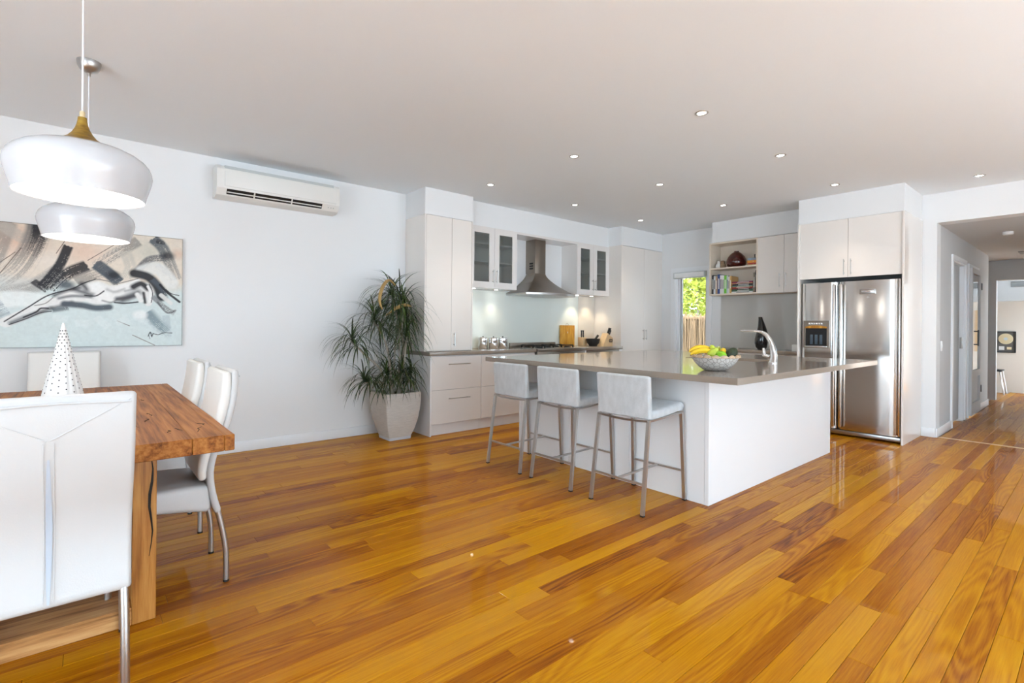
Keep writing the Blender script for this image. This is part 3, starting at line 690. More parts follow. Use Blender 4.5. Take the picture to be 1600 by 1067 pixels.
# ---- painting
def painting():
    U, Wd, Hh = 430, 1.592, .93; Vn = 252
    X, Y = np.meshgrid(np.linspace(0, 1, U), np.linspace(0, 1, Vn)); asp = Wd/Hh
    rs = np.random.RandomState(4)
    def vn(fx, fy, seed):
        r = np.random.RandomState(seed); g = r.rand(int(fy)+2, int(fx)+2); xi, yi = X*fx, Y*fy; x0, y0 = xi.astype(int), yi.astype(int); tx, ty = xi-x0, yi-y0; tx, ty = tx*tx*(3-2*tx), ty*ty*(3-2*ty)
        return (g[y0, x0]*(1-tx)+g[y0, x0+1]*tx)*(1-ty)+(g[y0+1, x0]*(1-tx)+g[y0+1, x0+1]*tx)*ty
    fbm = lambda f, s: .5*vn(f, f*.6, s)+.3*vn(f*2.3, f*1.4, s+1)+.2*vn(f*5, f*3, s+2)
    GR = .5*fbm(110, 31)+.5*np.random.RandomState(2).rand(Vn, U)
    C = np.zeros((Vn, U, 3))
    top, low = np.array((.74, .66, .56)), np.array((.63, .71, .70)); sh = np.clip((Y-.46+.12*(fbm(4, 9)-.5))*9, 0, 1)[..., None]
    C[:] = low*(1-sh)+top*sh
    def blend(mk, col): C[:] = C*(1-mk[..., None])+np.array(col)*mk[..., None]
    def blob(u, v, ru, rv, col, s=1, soft=1.5, th=0):
        du, dv = (X-u), (Y-v)/asp*1.0; du, dv = du*math.cos(th)+dv*math.sin(th), -du*math.sin(th)+dv*math.cos(th)
        blend(np.clip(soft*(1-np.sqrt((du/ru)**2+(dv/rv)**2)), 0, 1)*s, col)
    def q(a, b2): return (.293+a*.000531, (970-b2)/(900-.109*a))
    def stroke(pts, wd, col, s=1, dry=0, soft=3, ends=None):
        P = smoothpath([q(*p) for p in pts], 8) if len(pts) > 2 else [q(*p) for p in pts]
        P = [(a, v/asp) for a, v in P]; Ys = Y/asp
        best = np.full(X.shape, 9.); al = np.zeros(X.shape); sg = np.zeros(X.shape); tot = sum(math.dist(a, c) for a, c in zip(P, P[1:])); acc = 0
        for (ax, ay), (bx, by) in zip(P, P[1:]):
            L = math.dist((ax, ay), (bx, by)) or 1e-6; tx, ty = (bx-ax)/L, (by-ay)/L
            pr = np.clip((X-ax)*tx+(Ys-ay)*ty, 0, L); dx, dy = X-ax-pr*tx, Ys-ay-pr*ty; d = np.hypot(dx, dy); w_ = d < best
            best = np.where(w_, d, best); al = np.where(w_, (acc+pr)/tot, al); sg = np.where(w_, dx*-ty+dy*tx, sg); acc += L
        ww = wd*1.28*.000531/2; mk = np.clip((1-best/ww)*soft, 0, 1)
        if wd > 25 and dry >= .3:   # flat, slightly ragged brush ends
            (ax, ay), (bx, by) = P[0], P[1]; L = math.dist(P[0], P[1]); a0 = ((X-ax)*(bx-ax)+(Ys-ay)*(by-ay))/L
            (cx, cy), (dx_, dy_) = P[-2], P[-1]; L = math.dist(P[-2], P[-1]); a1 = ((X-dx_)*(dx_-cx)+(Ys-dy_)*(dy_-cy))/L
            rag = .012*(fbm(60, 5)-.5); nearA, nearB = al < .02, al > .98
            mk = np.where(nearA, mk*np.clip((a0+ww*.35+rag)*250, 0, 1), mk); mk = np.where(nearB, mk*np.clip((ww*.35+rag-a1)*250, 0, 1), mk)
        if ends: mk = mk*(ends[0]*(1-al)+ends[1]*al)
        if dry:
            br = np.random.RandomState(int(abs(pts[0][0]))+3).rand(400); k = ((sg/ww+1.5)*26).astype(int) % 400
            cov = .55*br[k]+.45*GR; thr = dry*(.12+.62*al)
            mk = mk*np.clip((cov-thr)*7+.3, 0, 1)
        blend(np.clip(mk*s*1.12, 0, .97), col)
    D, G, T = (.035, .036, .042), (.22, .21, .20), (.09, .11, .13)
    for a, b2, r, c in ((120, 200, .13, (.74, .52, .40)), (560, 290, .12, (.76, .56, .44)), (1290, 320, .05, (.70, .50, .38)), (300, 350, .07, (.78, .70, .62)), (1050, 300, .12, (.56, .55, .47)), (100, 560, .12, (.58, .56, .52))): blob(*q(a, b2), r, r*.8, c, .75, 1.2)
    for a in range(-520, 0, 130):
        stroke([(a+170, 90), (a+90, 330), (a-40, 560)], 120, G, .55, .8)
    stroke([(-330, 180), (-420, 420)], 70, D, .8, .6); stroke([(-200, 420), (-80, 540)], 80, D, .7, .7)
    stroke([(20, 100), (150, 190), (240, 130)], 90, (.50, .47, .42), .6, .5)
    stroke([(245, 95), (215, 220), (120, 400), (-20, 520)], 150, G, .75, .9, ends=(1.2, .35)); stroke([(255, 90), (240, 190), (200, 300)], 100, D, .9, .75, ends=(1.1, .5))
    stroke([(380, 420), (200, 540), (0, 590)], 110, (.36, .35, .33), .7, .8); stroke([(440, 255), (380, 390), (270, 530)], 66, D, .95, .35); stroke([(215, 500), (300, 560)], 50, D, .8, .4)
    stroke([(560, 395), (430, 450), (330, 545)], 95, D, .85, .6); blob(*q(430, 525), .045, .030, T, .9); stroke([(520, 500), (660, 440)], 110, G, .6, .7)
    stroke([(650, 385), (740, 450), (800, 500)], 95, T, .95, .3); blob(*q(770, 460), .04, .03, D, .8)
    stroke([(950, 225), (800, 300), (640, 390)], 90, G, .65, .85); stroke([(860, 300), (900, 400), (870, 470)], 90, (.52, .50, .44), .6, .6)
    stroke([(960, 430), (1050, 355), (1180, 345)], 62, (.16, .16, .17), .8, .5); stroke([(1090, 215), (1170, 290), (1270, 490)], 95, T, .85, .45, ends=(1, .5)); blob(*q(1200, 330), .045, .03, D, .75); stroke([(1120, 400), (1210, 460)], 50, (.35, .35, .36), .6, .5); stroke([(1110, 225), (1170, 235)], 40, D, .7, .6)
    for p in (((580, 352), (770, 246)), ((0, 362), (92, 290)), ((360, 300), (428, 196)), ((800, 786), (896, 824)), ((920, 890), (1100, 965)), ((0, 440), (130, 260))): stroke(list(p), 6, (.12, .08, .07), .8, 0, 2)
    # pale cloth under the figure, then the reclining figure
    stroke([(-100, 640), (120, 620), (260, 640)], 130, (.80, .84, .82), .8, .1); stroke([(1000, 440), (1120, 420), (1230, 520)], 120, (.76, .77, .74), .75, .2)
    stroke([(-60, 740), (20, 700)], 150, (.30, .36, .40), .6, .6)
    body = (.78, .78, .76)
    stroke([(40, 785), (170, 725), (300, 665), (420, 630), (540, 590)], 78, body, .95, 0, 4); stroke([(430, 625), (560, 580), (640, 570)], 130, body, 1, 0, 4)
    blob(*q(650, 590), .066, .068, body, 1, 4); stroke([(650, 590), (800, 590), (930, 575), (1010, 570)], 130, body, 1, 0, 4); blob(*q(990, 565), .045, .042, body, 1, 4); stroke([(1030, 540), (1060, 600), (1045, 665)], 50, body, 1, 0, 4)
    sh_ = (.13, .135, .145)
    for a in (((70, 790), (200, 735), (330, 690), 46, .75), ((330, 690), (420, 668), (470, 650), 40, .7), ((480, 555), (540, 575), (610, 600), 60, .8), ((380, 620), (470, 605), (600, 612), 34, .75), ((840, 640), (900, 610), (960, 585), 80, .75), ((720, 560), (780, 580), (850, 560), 34, .35)):
        stroke(list(a[:3]), a[3], sh_, a[4], 0, 1.1)
    stroke([(30, 780), (180, 680), (310, 598), (470, 553), (550, 515), (640, 486)], 11, D, .85, 0, 2); stroke([(150, 752), (230, 715), (260, 690), (310, 690)], 13, D, .85, 0, 2); stroke([(60, 802), (160, 765), (260, 722), (330, 712)], 10, D, .8, 0, 2); stroke([(220, 670), (290, 655), (340, 615)], 9, G, .7, 0, 2)
    stroke([(350, 600), (420, 570), (520, 545)], 40, D, .7, 0, 1.1); stroke([(420, 660), (540, 672), (640, 692), (740, 688)], 62, T, .95, .1, 1.6); stroke([(340, 705), (440, 690)], 44, T, .7, .4, 1.4); stroke([(540, 520), (575, 555)], 60, D, .75, 0, 1.1); stroke([(640, 486), (720, 500), (800, 528)], 9, G, .8, 0, 2)
    blob(*q(650, 540), .044, .036, (.84, .85, .83), .95, 1.6); blob(*q(705, 618), .048, .038, (.84, .84, .82), .95, 1.6); stroke([(560, 600), (640, 606), (700, 572)], 13, D, .85, 0, 1.4); stroke([(690, 640), (750, 655), (790, 640)], 22, sh_, .6, 0, 1.1)
    stroke([(800, 630), (880, 622), (950, 605)], 54, (.09, .09, .10), .85, .25, 1.2); stroke([(780, 655), (860, 662), (960, 655)], 15, D, .85, 0, 1.6); stroke([(800, 548), (900, 522), (960, 503)], 40, (.82, .82, .80), .9, 0, 1.6); stroke([(790, 524), (880, 505), (960, 488)], 8, G, .8, 0, 2); stroke([(860, 575), (930, 560)], 26, sh_, .5, 0, 1)
    stroke([(925, 545), (985, 525), (1040, 560)], 60, D, .92, 0, 1.5); stroke([(1005, 590), (1018, 660)], 30, D, .85, 0, 1.3); stroke([(955, 600), (985, 645)], 40, (.80, .80, .78), .9, 0, 1.8); stroke([(1040, 545), (1062, 590), (1055, 655)], 24, (.86, .86, .84), .95, 0, 1.8); stroke([(1050, 530), (1078, 590), (1068, 660)], 8, D, .85, 0, 2)
    stroke([(930, 450), (1040, 478), (1115, 545), (1150, 625)], 82, D, .96, .2, 2.0); stroke([(1080, 500), (1160, 570), (1180, 640)], 60, T, .8, .45, 1.6); stroke([(1140, 535), (1200, 590), (1262, 632), (1305, 660)], 20, D, .92, .15); stroke([(1190, 570), (1235, 600), (1300, 615)], 8, D, .8, 0); stroke([(1080, 620), (1170, 690), (1260, 740)], 40, (.25, .26, .27), .8, .5); stroke([(1150, 610), (1230, 668)], 36, (.74, .74, .71), .8, .2); stroke([(1120, 660), (1200, 735), (1270, 720)], 16, (.12, .12, .13), .7, .3)
    stroke([(1050, 740), (1110, 800), (1190, 860)], 105, (.24, .31, .34), .85, .5, 1.5); blob(*q(980, 745), .04, .03, (.82, .84, .82), .9, 2); stroke([(1190, 760), (1210, 900)], 60, (.42, .50, .52), .5, .5)
    for k in range(5): stroke([(350+k*150, 760+(k % 2)*40), (430+k*150, 770+(k % 3)*30)], 60, (.74, .79, .78), .4, .5)
    stroke([(1045, 900), (1062, 870), (1075, 905), (1085, 885), (1130, 890), (1170, 878), (1242, 880)], 7, D, .85, 0, 2); stroke([(1060, 920), (1052, 885), (1090, 880)], 5, D, .7, 0, 2)
    C[:] *= (.93+.14*fbm(90, 21))[..., None]; C[:] = np.clip(C, 0, 1)
    e = .018; edge = (X < .004) | (X > .996) | (Y > .993) | (Y < .007); C[edge] = C[edge]*.55
    x0, z0, yf = -.95, 1.008, YW-.033
    t = thing('painting', 'wide canvas painting of charcoal strokes and a reclining figure', 'painting', (x0+Wd/2, YW, z0))
    part('stretcher', MB().box(x0+.002, x0+Wd-.002, yf+.001, YW-.003, z0+.002, z0+Hh-.002), 'paper', t, smooth=False)
    me = bpy.data.meshes.new('canvas'); me.vertices.add(U*Vn)
    vv = np.stack([x0+X*Wd-(x0+Wd/2), np.full(X.shape, yf-YW), z0+Y*Hh-z0], -1).reshape(-1); me.vertices.foreach_set('co', vv)
    i = np.arange((Vn-1)*(U-1)); r, c = i//(U-1), i % (U-1); a = r*U+c; fi = np.stack([a, a+1, a+U+1, a+U], -1).reshape(-1)
    me.loops.add(len(fi)); me.loops.foreach_set('vertex_index', fi); me.polygons.add(len(i)); me.polygons.foreach_set('loop_start', i*4); me.update(calc_edges=True)
    at = me.color_attributes.new('paint', 'FLOAT_COLOR', 'POINT'); at.data.foreach_set('color', np.concatenate([C, np.ones((Vn, U, 1))], -1).reshape(-1))
    m, nt, bs = nodemat('paint'); an = N(nt, 'ShaderNodeAttribute'); an.attribute_name = 'paint'; nt.links.new(an.outputs['Color'], bs.inputs['Base Color']); bs.inputs['Roughness'].default_value = .6; bs.inputs['Specular IOR Level'].default_value = .1
    me.materials.append(m); o = bpy.data.objects.new('canvas', me); COL.objects.link(o); o.parent = t
painting()

YK = YW-.003; XK = XF-.003   # backs of wall-mounted things stand a hair off the wall
# ---- air conditioner
t = thing('air_conditioner', 'white split-system air conditioner mounted high on the wall', 'air conditioner', (1.415, YK, 2.335))
A0, A1 = .87, 1.965
prof = [(YK, 2.335), (YK-.10, 2.335), (YK-.150, 2.352), (YK-.190, 2.41), (YK-.200, 2.47), (YK-.196, 2.575), (YK-.180, 2.60), (YK-.15, 2.612), (YK, 2.612)]
part('casing', MB().prism(prof, A0, A1, 'yz'), 'acwhite', t, angle=25)
part('front_panel', MB().rbox(A0+.06, A1-.035, YK-.206, YK-.192, 2.425, 2.562, .005), 'acwhite', t)
part('intake_grille', MB().box(A0+.06, A1-.06, YK-.182, YK-.15, 2.5765, 2.606), 'acgrey', t, smooth=False)
for k in range(3): part('intake_slat', MB().box(A0+.06, A1-.06, YK-.192+k*.012, YK-.188+k*.012, 2.575+k*.006, 2.608), 'acgrey', t, smooth=False)
def acp(o, s):  # point on the sloping lower front, s 0..1 from bottom to top, o proud
    return (YK-.150-.040*s-o*.83, 2.352+.058*s-o*.56)
pa, pb, pc, pd = acp(.001, .18), acp(.001, .92), acp(-.004, .92), acp(-.004, .18)
part('outlet_slot', MB().prism([pa, pb, pc, pd], A0+.08, A1-.17, 'yz'), 'black', t, smooth=False)
pa, pb, pc, pd = acp(.004, .42), acp(.004, .56), acp(0, .56), acp(0, .42)
part('louvre', MB().prism([pa, pb, pc, pd], A0+.085, A1-.175, 'yz'), 'acwhite', t, smooth=False)
for x in (1.17, 1.5):
    pa, pb, pc, pd = acp(.005, .15), acp(.005, .95), acp(0, .95), acp(0, .15); part('louvre_clip', MB().prism([pa, pb, pc, pd], x, x+.012, 'yz'), 'acwhite', t, smooth=False)
for k in range(3):
    pa, pb, pc, pd = acp(.0015, .45), acp(.0015, .6), acp(0, .6), acp(0, .45); part('indicator', MB().prism([pa, pb, pc, pd], A1-.11+k*.025, A1-.10+k*.025, 'yz'), 'acgrey', t, smooth=False)

# ---- potted dracaena
PC = Vector((2.515, 4.885))
t = thing('potted_dracaena', 'spiky drooping dracaena in a tapered grey stone planter', 'plant', (PC.x, PC.y, 0))
prof = [(.122, .022), (.150, .10), (.176, .20), (.194, .32), (.201, .42), (.203, .493)]
V, F = [], []; ring0 = lambda r, z: [(PC.x+a, PC.y+b2, z) for a, b2 in rrect(2*r, 2*r, .012, 3)]
mb = MB(); mb.loft([ring0(r, z) for r, z in prof] + [ring0(.200, .497), ring0(.178, .497), ring0(.172, .46)])
part('planter', mb, 'pot', t, angle=30)
part('planter_base', MB().loft([ring0(.110, 0), ring0(.124, .004), ring0(.128, .03), ring0(.122, .034)]), 'potbase', t)
part('soil', MB().loft([ring0(.17, .44), ring0(.1715, .47)]), 'soil', t)
heads = []  # (tip, lean, leaf length, count)
def stem(pts, r0, r1):
    P = smoothpath(pts, 6); part('stem', MB().tube(P, [r0+(r1-r0)*i/(len(P)-1) for i in range(len(P))], 8), 'stem', t)
pz = .46
S = [([(2.50, 4.90, pz), (2.53, 4.93, .9), (2.60, 4.98, 1.25), (2.61, 4.98, 1.50)], 56, .46), ([(2.53, 4.86, pz), (2.56, 4.88, .85), (2.53, 4.86, 1.2), (2.47, 4.90, 1.52)], 52, .45),
     ([(2.45, 4.84, pz), (2.42, 4.83, .8), (2.36, 4.83, 1.05), (2.25, 4.85, 1.24)], 54, .44), ([(2.43, 4.90, pz), (2.36, 4.90, .72), (2.22, 4.90, .86), (2.05, 4.93, 1.03)], 50, .40),
     ([(2.57, 4.92, pz), (2.66, 4.95, .9), (2.66, 4.94, 1.18), (2.645, 4.90, 1.27)], 50, .42), ([(2.42, 4.82, pz), (2.36, 4.80, .58), (2.27, 4.79, .62), (2.12, 4.80, .62)], 48, .36),
     ([(2.46, 4.86, pz), (2.42, 4.84, .58), (2.38, 4.82, .68)], 38, .33), ([(2.54, 4.84, pz), (2.55, 4.81, .62), (2.55, 4.80, .74)], 44, .34), ([(2.62, 4.88, pz), (2.67, 4.87, .60), (2.70, 4.86, .70)], 42, .34), ([(2.50, 4.96, pz), (2.50, 4.97, .65), (2.48, 4.98, .78)], 30, .33),
     ([(2.57, 4.92, pz), (2.60, 4.88, .9), (2.57, 4.84, 1.2), (2.555, 4.80, 1.40)], 54, .46), ([(2.53, 4.86, pz), (2.58, 4.82, .8), (2.60, 4.80, 1.08)], 44, .42)]
for pts, cnt, ln in S:
    stem(pts, .013 if pts[-1][2] > .8 else .009, .009 if pts[-1][2] > .8 else .006)
    heads.append((Vector(pts[-1]), (Vector(pts[-1])-Vector(pts[-2])).normalized(), ln, cnt))
def leafgeo(droop, up, length=1.0, n=9):
    """blade in the xz plane leaving the origin along +x, drooping"""
    V, F = [], []; a = up; x = z = 0
    for i in range(n+1):
        u = i/n; wd = .0068*math.sin(PI*min(1, .12+u*.88))**.7*(1-u**3*.6)
        if i == n: wd = .0004
        V += [(x, -wd, z+wd*.35), (x, 0, z), (x, wd, z+wd*.35)]
        x += math.cos(a)/n*length; z += math.sin(a)/n*length; a -= droop/n*(1.55-.9*u)*.91
    for i in range(n):
        k = 3*i; F += [(k, k+3, k+4, k+1), (k+1, k+4, k+5, k+2)]
    return V, F
LEAFM = []
for j in range(14):
    up = -.35 + j*.135; V, F = leafgeo((up + 1.32 + .16*math.sin(j*1.7))*(1 if j < 12 else .55), up)
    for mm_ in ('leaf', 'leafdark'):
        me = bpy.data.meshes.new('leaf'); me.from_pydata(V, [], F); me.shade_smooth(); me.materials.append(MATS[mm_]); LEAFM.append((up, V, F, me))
rnd = random.Random(11); items = []
for tip, dr, ln, cnt in heads:
    cnt = int(cnt*1.45)
    for k in range(cnt):
        az = k*2.39996 + rnd.uniform(-.3, .3); age = k/cnt  # outer (older) leaves hang lower
        j = int(min(13, max(0, (1-age)*13*.95 + rnd.uniform(-1.5, 1.5)))) if k else 12
        j = 13 - j
        L = ln*rnd.uniform(.8, 1.25); base = tip - dr*(.09*(1-age))
        items.append((j, az, L, base, rnd.random() < .45))
def clampleaf(M, V):
    """keep a blade clear of the wall and the cabinet"""
    q = [M @ Vector(p) for p in V]
    return max(p.y for p in q) < YW-.006 and max(p.x for p in q if p.y > 4.66) < 2.812
kept = []
for j, az, L, base, dk in items:
    up, V, F, me = LEAFM[2*j+(1 if dk else 0)]
    for tr in range(14):
        M = Matrix.Translation(base) @ Matrix.Rotation(az, 4, 'Z') @ Matrix.Diagonal((L, 1, L, 1))
        if clampleaf(M, V): kept.append((M, V, F, me)); break
        az += .45; L *= .97
kept.sort(key=lambda q: -q[0][0][0]**2-q[0][1][0]**2)
rnd.shuffle(kept)
for M, V, F, me in kept[:300]:
    o = bpy.data.objects.new('leaf', me); COL.objects.link(o); o.parent = t; o.matrix_local = Matrix.Translation(-ORG[t]) @ M
mb = MB()
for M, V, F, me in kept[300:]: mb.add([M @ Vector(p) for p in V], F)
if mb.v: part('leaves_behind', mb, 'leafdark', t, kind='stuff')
for pts in ([(2.46, 4.80, 1.62), (2.36, 4.74, 1.66), (2.28, 4.72, 1.58), (2.25, 4.72, 1.45), (2.28, 4.72, 1.36)], [(2.33, 4.74, 1.30), (2.42, 4.72, 1.37), (2.52, 4.71, 1.41), (2.60, 4.71, 1.40)]):
    P = smoothpath(pts, 5); part('dead_leaf', MB().tube(P, [.006+.012*math.sin(PI*i/(len(P)-1)) for i in range(len(P))], 5), 'leafdry', t, label='dry brown curled leaf')

# ================================================================== KITCHEN, PAINTING WALL SIDE
# ---- tall wall cabinet standing on the bench
t = thing('tall_cabinet', 'tall cream gloss two-door cabinet on the bench beside the plant', 'cabinet', (3.14, 5.03, ZB+.002))
part('body', MB().box(2.838, 3.45, 4.836, YK, ZB+.002, ZT-.002), 'cream', t, smooth=False)
part('side_panel', MB().rbox(2.82, 2.838, 4.813, YK, ZB+.002, ZT-.001, .0015, 1), 'cream', t)
part('side_panel', MB().rbox(3.45, 3.467, 4.813, YK, ZB+.002, ZT-.001, .0015, 1), 'cream', t)
part('door', MB().rbox(2.841, 3.171, 4.815, 4.834, ZB+.006, ZT-.004, .0015, 1), 'cream', t)
d = part('door', MB().rbox(3.174, 3.447, 4.815, 4.834, ZB+.006, ZT-.004, .0015, 1), 'cream', t)
part('handle', bhandle(.965, 1.125, 3.205, 4.815), 'handle', d)
# ---- base drawer units
def drawer_unit(x0, x1, label, endpanel=None):
    t = thing('drawer_unit', label, 'cabinet', ((x0+x1)/2, 4.97, 0), 'white drawer units under the bench')
    part('body', MB().box(x0, x1, 4.712, YK, .12, ZS-.001), 'whitegloss', t, smooth=False)
    part('kickboard', MB().rbox(x0, x1, 4.735, 4.755, 0, .119, .001, 1), 'whitegloss', t)
    if endpanel: part('end_panel', MB().rbox(endpanel-.018, endpanel, 4.690, YK, 0, ZS-.001, .0015, 1), 'whitegloss', t)
    for z0, z1, hz in ((.125, .492, .395), (.496, .862, .775)):
        f = part('drawer_front', MB().rbox(x0+.0015, x1-.0015, 4.692, 4.711, z0, z1, .0015, 1), 'doorwhite', t)
        xm = (x0+x1)/2 + .015; w2 = min(.145, (x1-x0)*.3)
        mb = MB().tube([(xm-w2, 4.662, hz), (xm+w2, 4.662, hz)], .0055, 8)
        for s in (-1, 1): mb.tube([(xm+s*w2*.8, 4.692, hz), (xm+s*w2*.8, 4.662, hz)], .005, 8)
        part('handle', mb, 'handle', f)
drawer_unit(2.843, 3.51, 'white two-drawer base unit with end panel beside the planter', 2.843)
drawer_unit(3.512, 4.36, 'white two-drawer base unit between planter-side drawers and cooker')
solo('worktop', MB().rbox(2.81, 4.372, 4.676, YK, ZS, ZB, .002), 'stone', 'taupe stone benchtop running from the planter to the cooker', 'benchtop')
solo('worktop', MB().rbox(5.288, 6.139, 4.676, YK, ZS, ZB, .002), 'stone', 'short taupe stone benchtop between the cooker and the pantry', 'benchtop')
# ---- cooker
t = thing('range_cooker', 'wide stainless steel range cooker with black gas hob', 'cooker', (4.83, 4.96, 0))
part('body', MB().box(4.378, 5.282, 4.70, YK-.02, .10, .84), 'steeldark', t, smooth=False)
part('plinth', MB().box(4.40, 5.26, 4.74, 5.2, 0, .10), 'black', t, smooth=False)
part('hob_plate', MB().rbox(4.376, 5.284, 4.655, YK-.03, .875, .913, .004), 'hoodsteel', t)
part('control_panel', MB().rbox(4.378, 5.282, 4.665, 4.702, .775, .874, .004), 'hoodsteel', t)
for k in range(8):
    x = 4.56 + k*.095
    kn = part('control_knob', MB().lathe([(.018, 0), (.02, .006), (.017, .022), (.012, .026), (.001, .026)], (0, 0, 0), 18), 'black', t)
    kn.data.transform(Matrix.Translation(Vector((x, 4.665, .825))-ORG[t]) @ Matrix.Rotation(PI/2, 4, 'X') @ Matrix.Translation(ORG[t]))
od = part('oven_door', MB().rbox(4.385, 5.275, 4.668, 4.70, .22, .765, .004), 'hoodsteel', t)
part('oven_window', MB().box(4.55, 5.11, 4.664, 4.668, .32, .62), 'blackgloss', od, smooth=False)
part('oven_handle', MB().tube([(4.45, 4.62, .72), (5.21, 4.62, .72)], .011, 10).tube([(4.5, 4.668, .72), (4.5, 4.62, .72)], .008, 8).tube([(5.16, 4.668, .72), (5.16, 4.62, .72)], .008, 8), 'steel', od)
part('splash_upstand', MB().rbox(4.37, 5.235, YK-.055, YK-.03, .90, .973, .002), 'hoodsteel', t)
for cx, cy in ((4.56, 4.83), (4.56, 5.06), (5.1, 4.83), (5.1, 5.06), (4.83, 4.945)):
    bu = part('burner', MB().lathe([(.05, .913), (.05, .922), (.035, .924), (.034, .932), (.001, .934)], (cx, cy, 0), 20), 'castiron', t)
    g_ = MB()
    for a in (0, PI/2): g_.bar((cx-.11*math.cos(a), cy-.11*math.sin(a), .944), (cx+.11*math.cos(a), cy+.11*math.sin(a), .944), .010, .012)
    for s1, s2 in ((1, 0), (-1, 0), (0, 1), (0, -1)): g_.bar((cx+.108*s1, cy+.108*s2, .913), (cx+.108*s1, cy+.108*s2, .95), .010, .010, (1, 0, 0) if s2 else (0, 1, 0))
    part('trivet', g_, 'castiron', bu, smooth=False)
# ---- drawer dishwasher right of the cooker
t = thing('dishwasher', 'stainless steel dishwasher front under the short bench by pantry', 'dishwasher', (5.7, 4.97, 0))
part('body', MB().box(5.34, 6.075, 4.71, YK-.02, .1, ZS-.002), 'steeldark', t, smooth=False)
f = part('door', MB().rbox(5.345, 6.07, 4.69, 4.71, .12, ZS-.006, .003), 'hoodsteel', t)
part('recess_handle', MB().frame(5.42, 6.02, .755, .825, .008, 4.684, 4.692, 'y'), 'steel', f, smooth=False)
part('kickboard', MB().box(5.34, 6.075, 4.735, 4.755, 0, .10), 'whitegloss', t, smooth=False)
solo('filler_panel', MB().rbox(5.289, 5.338, 4.692, YK, 0, ZS-.001, .001, 1), 'whitegloss', 'narrow white filler panel between cooker and dishwasher', 'panel')
solo('filler_panel', MB().rbox(6.078, 6.137, 4.692, YK, 0, ZS-.001, .001, 1), 'whitegloss', 'narrow white filler panel between dishwasher and pantry', 'panel')
# ---- splashbacks
solo('splashback', MB().rbox(3.47, 5.765, YK-.012, YK, ZB+.001, 1.666, .001, 1), 'splash', 'pale green-white glass splashback behind the cooker', 'splashback')
solo('splashback', MB().rbox(5.769, 6.137, YK-.012, YK, ZB+.001, 1.666, .001, 1), 'splashwarm', 'warm cream glass splashback strip behind the knife blocks', 'splashback')
# ---- glass fronted wall cabinets
def glass_cab(x0, x1, xs_, label):
    t = thing('wall_cabinet', label, 'wall cabinet', ((x0+x1)/2, 5.1, 1.668), 'glass-door wall cabinets either side of the hood')
    cs = MB().box(x0, x0+.018, 4.962, YK, 1.668, ZT-.002).box(x1-.018, x1, 4.962, YK, 1.668, ZT-.002).box(x0+.018, x1-.018, 4.962, YK, 1.668, 1.686).box(x0+.018, x1-.018, 4.962, YK, ZT-.02, ZT-.002).box(x0+.018, x1-.018, YK-.01, YK, 1.686, ZT-.02)
    part('carcass', cs, 'doorwhite', t, smooth=False)
    for z in (2.0, 2.225): part('shelf', MB().box(x0+.018, x1-.018, 4.99, YK-.01, z-.009, z+.009), 'doorwhite', t, smooth=False)
    for a, b2, hx in ((x0, xs_, xs_-.03), (xs_, x1, xs_+.03)):
        dr = part('door', MB().frame(a+.0015, b2-.0015, 1.669, ZT-.003, .078, 4.942, 4.961, 'y'), 'doorwhite', t, smooth=False)
        part('door_pane', MB().box(a+.078, b2-.078, 4.95, 4.954, 1.745, ZT-.08), 'frost', dr, smooth=False)
        part('handle', bhandle(1.735, 1.90, hx, 4.942), 'handle', dr)
    for xx in (x0+.2, x1-.2):
        part('under_light', MB().lathe([(.001, -.0015), (.020, -.0015), (.024, 0)], (xx, 5.12, 1.668), 20), 'bulb', t)
        l = bpy.data.lights.new('under_light_beam', 'SPOT'); l.energy = 4.5 if x0 > 5 else 2.2; l.color = (1, .86, .62); l.spot_size = 1.6; l.spot_blend = .7; l.shadow_soft_size = .02
        lo = bpy.data.objects.new('under_light_beam', l); COL.objects.link(lo); lo.location = (xx, 5.10, 1.655)
glass_cab(3.50, 4.262, 3.889, 'glass-door wall cabinet between tall cabinet and range hood')
glass_cab(5.408, 6.137, 5.77, 'glass-door wall cabinet between range hood and pantry')
solo('bridging_panel', MB().rbox(4.263, 5.407, 4.944, YK, ZT-.032, ZT-.002, .001, 1), 'doorwhite', 'cream panel bridging the two glass cabinets above the hood', 'panel')
solo('scribe_panel', MB().rbox(3.4685, 3.499, 4.944, YK, 1.668, ZT-.002, .001, 1), 'doorwhite', 'narrow cream scribe panel between tall cabinet and glass cabinet', 'panel')
# ---- range hood: bowed canopy and chimney
t = thing('range_hood', 'stainless steel range hood with flared curved canopy', 'range hood', (4.79, 5.0, 1.615))
def hoodring(hw, yf, ys, z, n=25):
    pts = []
    for i in range(n):
        s = -1+2*i/(n-1); pts.append((4.79+hw*s, yf + (ys-yf)*abs(s)**2.2, z))
    return [(4.79-hw, YK-.014, z)] + pts + [(4.79+hw, YK-.014, z)]
secs = []
for i in range(13):
    u = i/12; e = (1-u)**1.55
    secs.append(hoodring(.10+.355*e, 5.062-.335*e, 5.062-.222*e, 1.645+.285*u))
part('canopy', MB().loft(secs), 'hoodsteel', t, angle=40)
part('canopy_lip', MB().loft([hoodring(.462, 4.718, 4.834, 1.612), hoodring(.464, 4.716, 4.832, 1.618), hoodring(.464, 4.716, 4.832, 1.640), hoodring(.46, 4.722, 4.838, 1.646)]), 'steel', t)
part('chimney', MB().rbox(4.69, 4.89, 5.06, YK, 1.928, ZT-.033, .003), 'hoodsteel', t)
for k in range(3): part('chimney_vent', MB().box(4.6865, 4.6905, 5.10, 5.17, 1.985+k*.034, 2.008+k*.034), 'black', t, smooth=False)
